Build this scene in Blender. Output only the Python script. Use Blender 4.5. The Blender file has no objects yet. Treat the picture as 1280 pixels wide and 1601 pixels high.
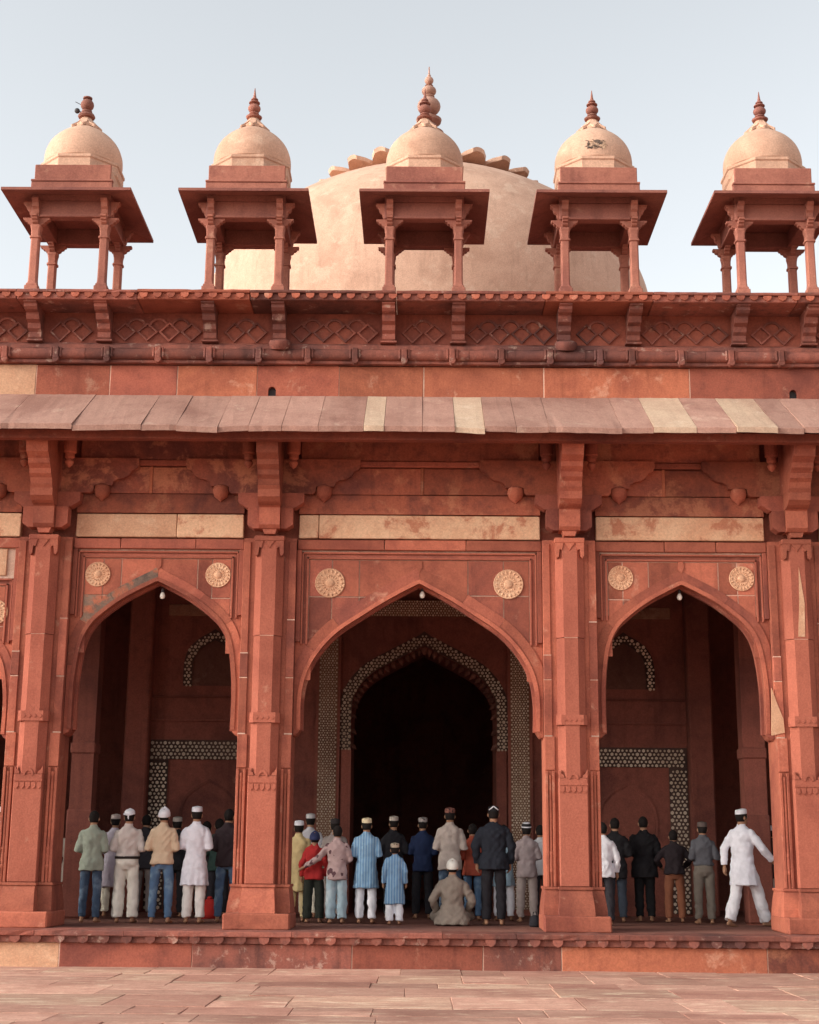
import bpy, bmesh, math, random
import numpy as np
from mathutils import Vector, Matrix, noise
random.seed(7)
RNG = random.Random(11)
S = bpy.context.scene
COL = S.collection
R = math.radians

# ------------------------------------------------------------------ camera
PW, PH, FPX = 1280.0, 1601.0, 2300.0
CAM = Vector((0.02, -21.6, 1.48))
PITCH, YAW, ROLL = math.atan(540 / FPX), 0.008, 0.0085
_f = Vector((-math.sin(YAW) * math.cos(PITCH), math.cos(YAW) * math.cos(PITCH), math.sin(PITCH)))
_r = Vector((math.cos(YAW), math.sin(YAW), 0))
_u = _r.cross(_f)
_r2 = math.cos(ROLL) * _r + math.sin(ROLL) * _u
_u2 = -math.sin(ROLL) * _r + math.cos(ROLL) * _u
cd = bpy.data.cameras.new('camera')
cam = bpy.data.objects.new('camera', cd)
COL.objects.link(cam)
cd.sensor_fit = 'HORIZONTAL'; cd.sensor_width = 36.0
cd.lens = 36.0 * FPX / PW
cd.clip_start = 0.1; cd.clip_end = 3000
cam.matrix_world = Matrix(((_r2.x, _u2.x, -_f.x, CAM.x), (_r2.y, _u2.y, -_f.y, CAM.y), (_r2.z, _u2.z, -_f.z, CAM.z), (0, 0, 0, 1)))
S.camera = cam


def ray(px, py):
    return _r2 * ((px - PW / 2) / FPX) - _u2 * ((py - PH / 2) / FPX) + _f


def onY(px, py, Y):          # photo pixel -> point on the plane at depth Y
    d = ray(px, py)
    return CAM + d * ((Y - CAM.y) / d.y)


def onZ(px, py, Z):          # photo pixel -> point on the level Z
    d = ray(px, py)
    return CAM + d * ((Z - CAM.z) / d.z)


# ------------------------------------------------------------------ world, sun, exposure
SUN_EL, SUN_AZ = R(22), R(-110)
w = bpy.data.worlds.new('World'); S.world = w; w.use_nodes = True
nt = w.node_tree; nt.nodes.clear()
sky = nt.nodes.new('ShaderNodeTexSky'); sky.sky_type = 'NISHITA'; sky.sun_disc = False
sky.sun_elevation = SUN_EL; sky.sun_rotation = SUN_AZ
sky.air_density = 1.0; sky.dust_density = 3; sky.ozone_density = 1.0; sky.altitude = 200
hs = nt.nodes.new('ShaderNodeHueSaturation'); hs.inputs['Saturation'].default_value = 0.25
bg = nt.nodes.new('ShaderNodeBackground'); bg.inputs['Strength'].default_value = 0.15
wo = nt.nodes.new('ShaderNodeOutputWorld')
wm = nt.nodes.new('ShaderNodeMix'); wm.data_type = 'RGBA'; wm.blend_type = 'MULTIPLY'; wm.inputs[0].default_value = 1.0; wm.inputs[7].default_value = (1.0, 1.0, .965, 1)   # warm dusty air
nt.links.new(sky.outputs[0], hs.inputs['Color']); nt.links.new(hs.outputs[0], wm.inputs[6]); nt.links.new(wm.outputs[2], bg.inputs['Color'])
nt.links.new(bg.outputs[0], wo.inputs['Surface'])
sd = bpy.data.lights.new('sun', 'SUN'); sd.energy = 0.65; sd.angle = R(24); sd.color = (1.0, 0.93, 0.82)
sun = bpy.data.objects.new('sun', sd); COL.objects.link(sun)
sv = Vector((math.sin(SUN_AZ) * math.cos(SUN_EL), math.cos(SUN_AZ) * math.cos(SUN_EL), math.sin(SUN_EL)))
sun.rotation_euler = sv.to_track_quat('Z', 'Y').to_euler()
S.view_settings.view_transform = 'Standard'; S.view_settings.look = 'None'
S.view_settings.exposure = 1.2; S.view_settings.gamma = 1.0
S.view_settings.use_curve_mapping = False
S.render.engine = 'CYCLES'
S.cycles.max_bounces = 8; S.cycles.diffuse_bounces = 5


# ------------------------------------------------------------------ materials
def new_mat(name):
    m = bpy.data.materials.new(name); m.use_nodes = True
    return m, m.node_tree, m.node_tree.nodes['Principled BSDF']


def nd(t, kind, **kw):
    n = t.nodes.new(kind)
    for k, v in kw.items():
        if k.startswith('i_'):
            n.inputs[k[2:].replace('_', ' ')].default_value = v
        else:
            setattr(n, k, v)
    return n


def mixc(t, fac, a, b, mode='MIX'):
    n = t.nodes.new('ShaderNodeMix'); n.data_type = 'RGBA'; n.blend_type = mode
    if isinstance(fac, (int, float)): n.inputs[0].default_value = fac
    else: t.links.new(fac, n.inputs[0])
    for i, v in ((6, a), (7, b)):
        if isinstance(v, (tuple, list)): n.inputs[i].default_value = (*v[:3], 1)
        else: t.links.new(v, n.inputs[i])
    return n.outputs[2]


def ramp(t, src, lo, hi):
    n = nd(t, 'ShaderNodeMapRange'); n.inputs['From Min'].default_value = lo; n.inputs['From Max'].default_value = hi
    n.interpolation_type = 'SMOOTHSTEP'
    t.links.new(src, n.inputs['Value'])
    return n.outputs[0]


def stone(name, base, dark, pale, pale_amt=0.25, stain=0.55, rough=0.88, bump=0.5, var=0.30, streak=0.35, pale_scale=2.2, seed=0.0, pale_op=.55, aniso=None):
    m, t, b = new_mat(name)
    g = nd(t, 'ShaderNodeNewGeometry')
    off = nd(t, 'ShaderNodeVectorMath', operation='ADD'); off.inputs[1].default_value = (seed, seed * .7, seed * .3)
    t.links.new(g.outputs['Position'], off.inputs[0]); P = off.outputs[0]

    def nz(scale, detail=5, rough=.6, vec=None, dist=0.0):
        n = nd(t, 'ShaderNodeTexNoise'); n.inputs['Scale'].default_value = scale; n.inputs['Detail'].default_value = detail
        n.inputs['Roughness'].default_value = rough; n.inputs['Distortion'].default_value = dist
        t.links.new(vec or P, n.inputs['Vector']); return n.outputs['Fac']
    PA = P
    if aniso:
        ma = nd(t, 'ShaderNodeMapping'); ma.inputs['Scale'].default_value = aniso; t.links.new(P, ma.inputs['Vector']); PA = ma.outputs[0]
    big = nz(.75, 5, .62, dist=.6); med = nz(5.5, 7, .65); fine = nz(38, 6, .75); pl = nz(pale_scale, 8, .68, dist=.25, vec=PA)
    mp = nd(t, 'ShaderNodeMapping'); mp.inputs['Scale'].default_value = (5.5, 5.5, .4)
    t.links.new(P, mp.inputs['Vector']); st = nz(1.0, 5, .6, mp.outputs[0])
    oi = nd(t, 'ShaderNodeObjectInfo')
    c = mixc(t, ramp(t, big, .42, .72), base, dark)
    f2 = nd(t, 'ShaderNodeMath', operation='MULTIPLY'); f2.inputs[1].default_value = stain
    t.links.new(ramp(t, med, .45, .75), f2.inputs[0])
    c = mixc(t, f2.outputs[0], c, dark)
    f3 = nd(t, 'ShaderNodeMath', operation='MULTIPLY'); f3.inputs[1].default_value = streak
    t.links.new(ramp(t, st, .52, .75), f3.inputs[0])
    c = mixc(t, f3.outputs[0], c, tuple(x * .55 for x in dark))
    f4 = nd(t, 'ShaderNodeMath', operation='MULTIPLY'); f4.inputs[1].default_value = pale_op
    t.links.new(ramp(t, pl, .68 - pale_amt * .5, .79 - pale_amt * .5), f4.inputs[0])
    c = mixc(t, f4.outputs[0], c, pale)
    # grain and piece-to-piece variation
    vr = nd(t, 'ShaderNodeMapRange'); vr.inputs['To Min'].default_value = 1 - var; vr.inputs['To Max'].default_value = 1 + var * .7
    t.links.new(oi.outputs['Random'], vr.inputs['Value'])
    gr = nd(t, 'ShaderNodeMapRange'); gr.inputs['From Min'].default_value = .25; gr.inputs['From Max'].default_value = .75
    gr.inputs['To Min'].default_value = .70; gr.inputs['To Max'].default_value = 1.24
    t.links.new(fine, gr.inputs['Value'])
    mu = nd(t, 'ShaderNodeMath', operation='MULTIPLY'); t.links.new(vr.outputs[0], mu.inputs[0]); t.links.new(gr.outputs[0], mu.inputs[1])
    vm = nd(t, 'ShaderNodeVectorMath', operation='SCALE'); t.links.new(c, vm.inputs[0]); t.links.new(mu.outputs[0], vm.inputs['Scale'])
    t.links.new(vm.outputs[0], b.inputs['Base Color'])
    b.inputs['Roughness'].default_value = rough
    b.inputs['Specular IOR Level'].default_value = .25
    ad = nd(t, 'ShaderNodeMath', operation='MULTIPLY_ADD'); ad.inputs[1].default_value = .35
    t.links.new(fine, ad.inputs[0]); t.links.new(med, ad.inputs[2])
    bp = nd(t, 'ShaderNodeBump'); bp.inputs['Strength'].default_value = bump; bp.inputs['Distance'].default_value = .02
    t.links.new(ad.outputs[0], bp.inputs['Height']); t.links.new(bp.outputs[0], b.inputs['Normal'])
    return m


RED, DRED, PALE = (.405, .120, .072), (.235, .062, .042), (.55, .29, .195)
M = {}
M['red'] = stone('red_sandstone', RED, DRED, PALE, .17)
M['red2'] = stone('red_sandstone_dark', (.345, .099, .063), (.18, .052, .039), PALE, .16, seed=7)
M['red3'] = stone('red_sandstone_orange', (.41, .130, .070), (.26, .075, .045), PALE, .2, seed=15)
M['shaft'] = stone('pier_sandstone', (.375, .111, .070), (.29, .080, .051), PALE, .13, stain=.35, streak=.18, seed=3, var=.1)
M['weather'] = stone('weathered_sandstone', (.275, .09, .064), (.115, .047, .041), (.50, .34, .27), .22, stain=.8, streak=.6, seed=21, pale_scale=5)
M['cream'] = stone('cream_sandstone', (.60, .345, .215), (.48, .23, .135), (.68, .45, .30), .3, stain=.45, streak=.12, seed=5, var=.1)
M['creamflake'] = stone('flaking_cream_plaster', (.66, .41, .26), (.56, .28, .165), (.42, .15, .085), .34, stain=.55, streak=.05, pale_scale=2.6, pale_op=.85, seed=9, var=.08)
M['slab'] = stone('eave_slab_stone', (.40, .225, .175), (.28, .14, .108), (.52, .35, .27), .2, stain=.5, streak=.1, seed=31, var=.13)
M['slabcream'] = stone('pale_eave_slab', (.54, .385, .275), (.42, .265, .19), (.60, .46, .35), .25, stain=.4, streak=.1, seed=35, var=.06)
M['pave'] = stone('paving_sandstone', (.53, .295, .22), (.37, .18, .132), (.66, .47, .34), .28, stain=.75, streak=0, seed=41, var=.26, pale_scale=2.6, aniso=(.8, 2.4, 1), pale_op=.85)
M['pavedark'] = stone('worn_red_paving', (.46, .235, .175), (.33, .15, .11), (.58, .38, .27), .24, stain=.75, streak=0, seed=43, var=.2, pale_scale=3, aniso=(.8, 2.4, 1), pale_op=.8)
M['pavepale'] = stone('pale_paving_sandstone', (.53, .315, .225), (.40, .21, .155), (.68, .50, .36), .34, stain=.7, streak=0, seed=47, var=.16, pale_scale=2.6, aniso=(.8, 2.4, 1), pale_op=.8)
M['mortar'] = stone('lime_mortar', (.58, .38, .29), (.40, .21, .15), (.66, .49, .39), .3, seed=51)
M['groundmat'] = stone('courtyard_stone', (.52, .31, .235), (.38, .20, .15), (.62, .43, .32), .2, streak=0, seed=55)
M['dome'] = stone('dome_plaster', (.60, .375, .272), (.46, .27, .19), (.66, .46, .345), .3, stain=.4, streak=.35, seed=61, var=.05, bump=.25)
M['domeS'] = stone('kiosk_dome_plaster', (.60, .37, .262), (.44, .25, .17), (.66, .46, .34), .22, stain=.4, streak=.2, seed=67, var=.06, bump=.35)
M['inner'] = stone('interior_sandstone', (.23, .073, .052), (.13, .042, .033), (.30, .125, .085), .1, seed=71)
M['inlayw'] = stone('white_marble_inlay', (.66, .53, .41), (.44, .32, .23), (.72, .62, .50), .3, seed=75, bump=.1, streak=0)
M['inlayd'] = stone('dark_slate_inlay', (.10, .055, .045), (.06, .035, .03), (.16, .08, .06), .15, seed=77, bump=.1, streak=0)
M['fine'] = stone('carved_inlay_ground', (.30, .15, .095), (.17, .075, .05), (.40, .24, .16), .3, seed=79, streak=0)
M['finial'] = stone('finial_sandstone', (.36, .15, .11), (.19, .08, .066), (.48, .28, .21), .2, seed=81)
M['grey'] = stone('cement_patch', (.27, .17, .12), (.10, .07, .06), (.40, .125, .07), .36, stain=.9, seed=85, pale_scale=3.0, pale_op=.95)
M['soot'] = stone('sooty_plaster', (.30, .20, .145), (.09, .065, .055), (.56, .36, .24), .40, stain=.95, seed=86, pale_scale=7, pale_op=.95)
M['ballpale'] = stone('pale_finial_stone', (.50, .29, .22), (.36, .18, .14), (.58, .38, .29), .25, seed=88)
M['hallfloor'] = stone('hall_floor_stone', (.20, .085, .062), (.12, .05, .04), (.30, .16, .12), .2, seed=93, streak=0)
M['stained'] = stone('stained_sandstone', (.38, .108, .062), (.15, .048, .038), (.48, .18, .10), .33, stain=.75, streak=.45, seed=97, pale_scale=1.5, pale_op=.75)
M['iron'] = stone('dark_iron', (.06, .055, .06), (.04, .035, .035), (.10, .08, .07), .2, rough=.6, seed=87, bump=.1)


# ------------------------------------------------------------------ mesh helpers
class MB:
    def __init__(s): s.v = []; s.f = []

    def add(s, vs, fs):
        o = len(s.v); s.v += [tuple(v) for v in vs]; s.f += [tuple(i + o for i in f) for f in fs]; return s

    def box(s, x0, x1, y0, y1, z0, z1):
        return s.add([(x0, y0, z0), (x1, y0, z0), (x1, y1, z0), (x0, y1, z0), (x0, y0, z1), (x1, y0, z1), (x1, y1, z1), (x0, y1, z1)],
                     [(0, 3, 2, 1), (4, 5, 6, 7), (0, 1, 5, 4), (1, 2, 6, 5), (2, 3, 7, 6), (3, 0, 4, 7)])

    def cbox(s, x0, x1, y0, y1, z0, z1, c=.012, j=0.0):
        """box with chamfered edges; j jitters the corners a little (worn stone)"""
        vs = []; idx = {}
        X = (x0, x1); Y = (y0, y1); Z = (z0, z1)
        for a in (0, 1):
            for b in (0, 1):
                for d in (0, 1):
                    jj = [RNG.uniform(-j, j) for _ in range(3)]
                    sx, sy, sz = (1 - 2 * a), (1 - 2 * b), (1 - 2 * d)
                    p = (X[a] + jj[0], Y[b] + jj[1], Z[d] + jj[2])
                    for k in range(3):
                        q = [p[0] + sx * c, p[1] + sy * c, p[2] + sz * c]; q[k] = p[k]
                        idx[(a, b, d, k)] = len(vs); vs.append(tuple(q))
        I = lambda a, b, d, k: idx[(a, b, d, k)]
        fs = []
        for k in range(3):
            for e in (0, 1):
                o = [(0, 0), (1, 0), (1, 1), (0, 1)]
                loop = []
                for (m, n) in o:
                    c3 = [0, 0, 0]; c3[k] = e; c3[(k + 1) % 3] = m; c3[(k + 2) % 3] = n
                    loop.append(I(*c3, k))
                fs.append(tuple(loop if e else loop[::-1]))
        for k in range(3):
            k1, k2 = (k + 1) % 3, (k + 2) % 3
            for m in (0, 1):
                for n in (0, 1):
                    A = [0, 0, 0]; A[k1] = m; A[k2] = n; B = list(A); B[k] = 1
                    q = [I(*A, k1), I(*B, k1), I(*B, k2), I(*A, k2)]
                    fs.append(tuple(q if (m + n) % 2 else q[::-1]))
        for a in (0, 1):
            for b in (0, 1):
                for d in (0, 1):
                    q = [I(a, b, d, 0), I(a, b, d, 1), I(a, b, d, 2)]
                    fs.append(tuple(q if (a + b + d) % 2 else q[::-1]))
        return s.add(vs, fs)

    def prism_xz(s, poly, y0, y1):
        n = len(poly)
        area = sum(poly[i][0] * poly[(i + 1) % n][1] - poly[(i + 1) % n][0] * poly[i][1] for i in range(n))
        if area < 0: poly = poly[::-1]
        vs = [(x, y0, z) for x, z in poly] + [(x, y1, z) for x, z in poly]
        fs = [tuple(range(n)), tuple(range(2 * n - 1, n - 1, -1))]
        for i in range(n):
            k = (i + 1) % n; fs.append((i, i + n, k + n, k))
        return s.add(vs, fs)

    def prism_yz(s, poly, x0, x1):
        n = len(poly)
        area = sum(poly[i][0] * poly[(i + 1) % n][1] - poly[(i + 1) % n][0] * poly[i][1] for i in range(n))
        if area < 0: poly = poly[::-1]
        vs = [(x1, y, z) for y, z in poly] + [(x0, y, z) for y, z in poly]
        fs = [tuple(range(n)), tuple(range(2 * n - 1, n - 1, -1))]
        for i in range(n):
            k = (i + 1) % n; fs.append((i, i + n, k + n, k))
        return s.add(vs, fs)

    def lathe(s, prof, cx=0, cy=0, n=24, ph=0.0, rot=None):
        vs = []; fs = []
        for r, z in prof:
            for i in range(n):
                a = ph + 2 * math.pi * i / n; vs.append((cx + r * math.cos(a), cy + r * math.sin(a), z))
        k = len(prof)
        for j in range(k - 1):
            for i in range(n):
                i2 = (i + 1) % n; fs.append((j * n + i, j * n + i2, (j + 1) * n + i2, (j + 1) * n + i))
        fs.append(tuple(range(n - 1, -1, -1))); fs.append(tuple(range((k - 1) * n, k * n)))
        return s.add(vs, fs)

    def rings(s, rl):
        """loft of closed loops with equal counts"""
        n = len(rl[0]); vs = [p for r in rl for p in r]; fs = []
        for j in range(len(rl) - 1):
            for i in range(n):
                i2 = (i + 1) % n; fs.append((j * n + i, j * n + i2, (j + 1) * n + i2, (j + 1) * n + i))
        fs.append(tuple(range(n - 1, -1, -1))); fs.append(tuple(range((len(rl) - 1) * n, len(rl) * n)))
        return s.add(vs, fs)

    def rects(s, rl):
        """loft of horizontal rectangles (x0,x1,y0,y1,z)"""
        return s.rings([[(a, c, z), (b, c, z), (b, d, z), (a, d, z)] for a, b, c, d, z in rl])

    def sweep(s, poly, x0, x1, n=8, j=.006):
        """(y,z) section swept along x with worn, uneven edges"""
        rl = []
        for q in range(n + 1):
            x = x0 + (x1 - x0) * q / n + (RNG.uniform(-.25, .25) * (x1 - x0) / n if 0 < q < n else 0)
            row = []
            for k_, (yy, zz) in enumerate(poly):
                e = j * (3.0 if RNG.random() < .07 else 1.0)
                row.append((x, yy + RNG.uniform(0, e), zz + RNG.uniform(-e, e) * .6))
            rl.append(row)
        return s.rings(rl)

    def tube(s, pts, n=10, flat=False):
        """pts: [(Vector, radius)], round ends"""
        P = [Vector(p) for p, r in pts]; Rr = [r for p, r in pts]
        d0 = (P[1] - P[0]).normalized(); d1 = (P[-1] - P[-2]).normalized()
        seq = [(P[0] - d0 * Rr[0] * .92, Rr[0] * .35, d0), (P[0] - d0 * Rr[0] * .6, Rr[0] * .8, d0)]
        for i in range(len(P)):
            d = (P[min(i + 1, len(P) - 1)] - P[max(i - 1, 0)]).normalized(); seq.append((P[i], Rr[i], d))
        if flat: seq += [(P[-1] + d1 * .012, Rr[-1] * 1.0, d1)]
        else: seq += [(P[-1] + d1 * Rr[-1] * .6, Rr[-1] * .8, d1), (P[-1] + d1 * Rr[-1] * .92, Rr[-1] * .35, d1)]
        rl = []
        up = Vector((0, 0, 1)) if abs(d0.z) < .9 else Vector((0, 1, 0))
        a = d0.cross(up).normalized()
        for c, r, d in seq:
            a = (a - d * a.dot(d)).normalized(); b = d.cross(a)
            rl.append([c + a * (r * math.cos(2 * math.pi * i / n)) + b * (r * math.sin(2 * math.pi * i / n)) for i in range(n)])
        return s.rings(rl)

    def ell(s, c, r, n=14, m=9):
        rl = []
        for j in range(1, m):
            ph = math.pi * j / m
            rl.append([(c[0] + r[0] * math.sin(ph) * math.cos(2 * math.pi * i / n), c[1] + r[1] * math.sin(ph) * math.sin(2 * math.pi * i / n),
                        c[2] - r[2] * math.cos(ph)) for i in range(n)])
        return s.rings(rl)

    def mesh(s, name):
        me = bpy.data.meshes.new(name); me.from_pydata(s.v, [], s.f); me.update(); return me

    def build(s, name, mat, parent=None, smooth=False, loc=None):
        return obj(name, s.mesh(name), mat, parent, smooth, loc)


def obj(name, me, mat=None, parent=None, smooth=False, loc=None, rz=0.0):
    o = bpy.data.objects.new(name, me); COL.objects.link(o)
    if mat is not None and len(me.materials) == 0:
        me.materials.append(M[mat] if isinstance(mat, str) else mat)
    if smooth:
        me.polygons.foreach_set('use_smooth', [True] * len(me.polygons))
        if smooth == 'auto':
            try: me.set_sharp_from_angle(angle=R(38))
            except Exception: pass
    if parent is not None: o.parent = parent
    if loc is not None: o.location = loc
    if rz: o.rotation_euler.z = rz
    return o


def share(src, parent, loc=(0, 0, 0), rz=0.0, sc=None):
    c = src.copy(); COL.objects.link(c); c.parent = parent; c.location = loc; c.rotation_euler.z = rz
    if sc: c.scale = sc
    return c


def thing(name, label, cat, loc=(0, 0, 0), rz=0.0, group=None):
    o = bpy.data.objects.new(name, None); COL.objects.link(o); o.location = loc; o.rotation_euler.z = rz
    o['label'] = label; o['category'] = cat
    if group: o['group'] = group
    o.empty_display_size = .2
    return o


def tag(o, label, cat, group=None):
    o['label'] = label; o['category'] = cat
    if group: o['group'] = group
    return o


def clip(poly, axis, val, keep_less):
    out = []; n = len(poly)
    for i in range(n):
        p, q = poly[i], poly[(i + 1) % n]
        ip = (p[axis] <= val) if keep_less else (p[axis] >= val)
        iq = (q[axis] <= val) if keep_less else (q[axis] >= val)
        if ip: out.append(p)
        if ip != iq:
            tt = (val - p[axis]) / (q[axis] - p[axis])
            out.append((p[0] + tt * (q[0] - p[0]), p[1] + tt * (q[1] - p[1])))
    return out


def clip_rect(poly, x0, x1, z0, z1):
    for a, v, k in ((0, x1, True), (0, x0, False), (1, z1, True), (1, z0, False)):
        poly = clip(poly, a, v, k)
        if len(poly) < 3: return []
    return poly


def parea(p):
    return abs(sum(p[i][0] * p[(i + 1) % len(p)][1] - p[(i + 1) % len(p)][0] * p[i][1] for i in range(len(p)))) / 2


def spline(pts, k=6):
    out = []
    P = [pts[0]] + list(pts) + [pts[-1]]
    for i in range(1, len(P) - 2):
        for j in range(k):
            t = j / k
            o = []
            for d in (0, 1):
                a, b, c, e = P[i - 1][d], P[i][d], P[i + 1][d], P[i + 2][d]
                o.append(.5 * ((2 * b) + (-a + c) * t + (2 * a - 5 * b + 4 * c - e) * t * t + (-a + 3 * b - 3 * c + e) * t ** 3))
            out.append(tuple(o))
    out.append(tuple(pts[-1]))
    return out


def offset_curve(c, d):
    """push an open (x,z) curve outwards (left of travel) by d"""
    out = []
    for i in range(len(c)):
        a = c[max(i - 1, 0)]; b = c[min(i + 1, len(c) - 1)]
        tx, tz = b[0] - a[0], b[1] - a[1]; l = math.hypot(tx, tz) or 1
        out.append((c[i][0] - tz / l * d, c[i][1] + tx / l * d))
    return out

# ================================================================== SETTING: courtyard
gm = MB(); gm.add([(-400, -500, -.014), (400, -500, -.014), (400, 300, -.014), (-400, 300, -.014)], [(0, 1, 2, 3)])
ground = gm.build('courtyard_ground', 'groundmat'); ground['kind'] = 'structure'
rp = random.Random(5)
y = -.72
while y > -11.0:
    d = rp.choice([.72, .95, 1.1, 1.3]); x = -8.6 + rp.uniform(-.8, 0)
    while x < 8.6:
        wd = rp.choice([.55, .8, 1.05, 1.35, 1.7]); dd = d
        if rp.random() < .28:        # a course split in two smaller stones
            cuts = [(y, y - d * .5), (y - d * .5, y - d)]
        else: cuts = [(y, y - d)]
        for (a, b) in cuts:
            t = rp.uniform(-.007, .004)
            m = MB().cbox(x + .003, x + wd - .003, b + .003, a - .003, -.10, t, .005, .006)
            m.build('paving_stone', rp.choice(['pave', 'pave', 'pave', 'pavepale', 'pavedark']), ground)
        x += wd
    y -= d

# ================================================================== MOSQUE
mosque = thing('mosque', 'long red sandstone prayer hall with pointed arches, sloping stone eave and carved parapet', 'mosque')
FZ = .48
XL = 10.6


def part(mb, name, mat, parent=None, **kw):
    return mb.build(name, mat, parent or mosque, **kw)


# ---- plinth with nosing slabs, hanging tongues and facing blocks
plinth = part(MB().box(-XL, XL, -.70, 16, -.2, .30), 'plinth', 'mortar')
seams = [-XL, -8.1] + [onY(p, 1495, -.75).x for p in (-40, 92, 300, 550, 755, 878, 1200)] + [7.4, 9.0, XL]
pm = ['red2', 'red', 'cream', 'red2', 'weather', 'red2', 'weather', 'red3', 'stained', 'red', 'red2', 'red']
for i in range(len(seams) - 1):
    part(MB().cbox(seams[i] + .005, seams[i + 1] - .005, -.75, -.695, -.06, .318, .008, .004), 'block', pm[i % len(pm)], plinth)
    part(MB().box(seams[i] - .012, seams[i] + .012, -.742, -.70, -.05, .315), 'mortar_joint', 'mortar', plinth)
nose = [-XL, -8.4, -6.9, -5.2, -3.98, -1.7, .35, 1.35, 2.75, 5.0, 6.6, 8.4, XL]
for i in range(len(nose) - 1):
    a, b = nose[i] + .003, nose[i + 1] - .003
    part(MB().sweep([(-.848, .405), (-.86, .417), (-.86, .468), (-.848, .48), (-.2, .4805), (-.2, .405)], a, b, max(5, int((b - a) / .13)), .007), 'nosing_slab', RNG.choice(['weather', 'weather', 'red2']), plinth)
part(MB().box(-XL, XL, -.80, -.2, .32, .405), 'tongue_course', 'weather', plinth)
tp = [(-.07, 0), (.07, 0), (.068, -.045), (.045, -.075), (0, -.095), (-.045, -.075), (-.068, -.045)]
tong = part(MB().prism_xz(tp, -.04, .012), 'tongue', 'weather', plinth); tong.location = (-XL + .2, -.802, .404)
k = 1
while k * .308 < 2 * XL - .3:
    share(tong, plinth, (-XL + .2 + k * .308 + RNG.uniform(-.012, .012), -.802 + RNG.uniform(0, .008), .404)); k += 1
part(MB().box(-XL, XL, -.195, 16, .30, .479), 'hall_floor', 'hallfloor')

# ---- piers
PX = [-8.95, -5.645, -2.25, 2.25, 5.645, 8.95]


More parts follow.
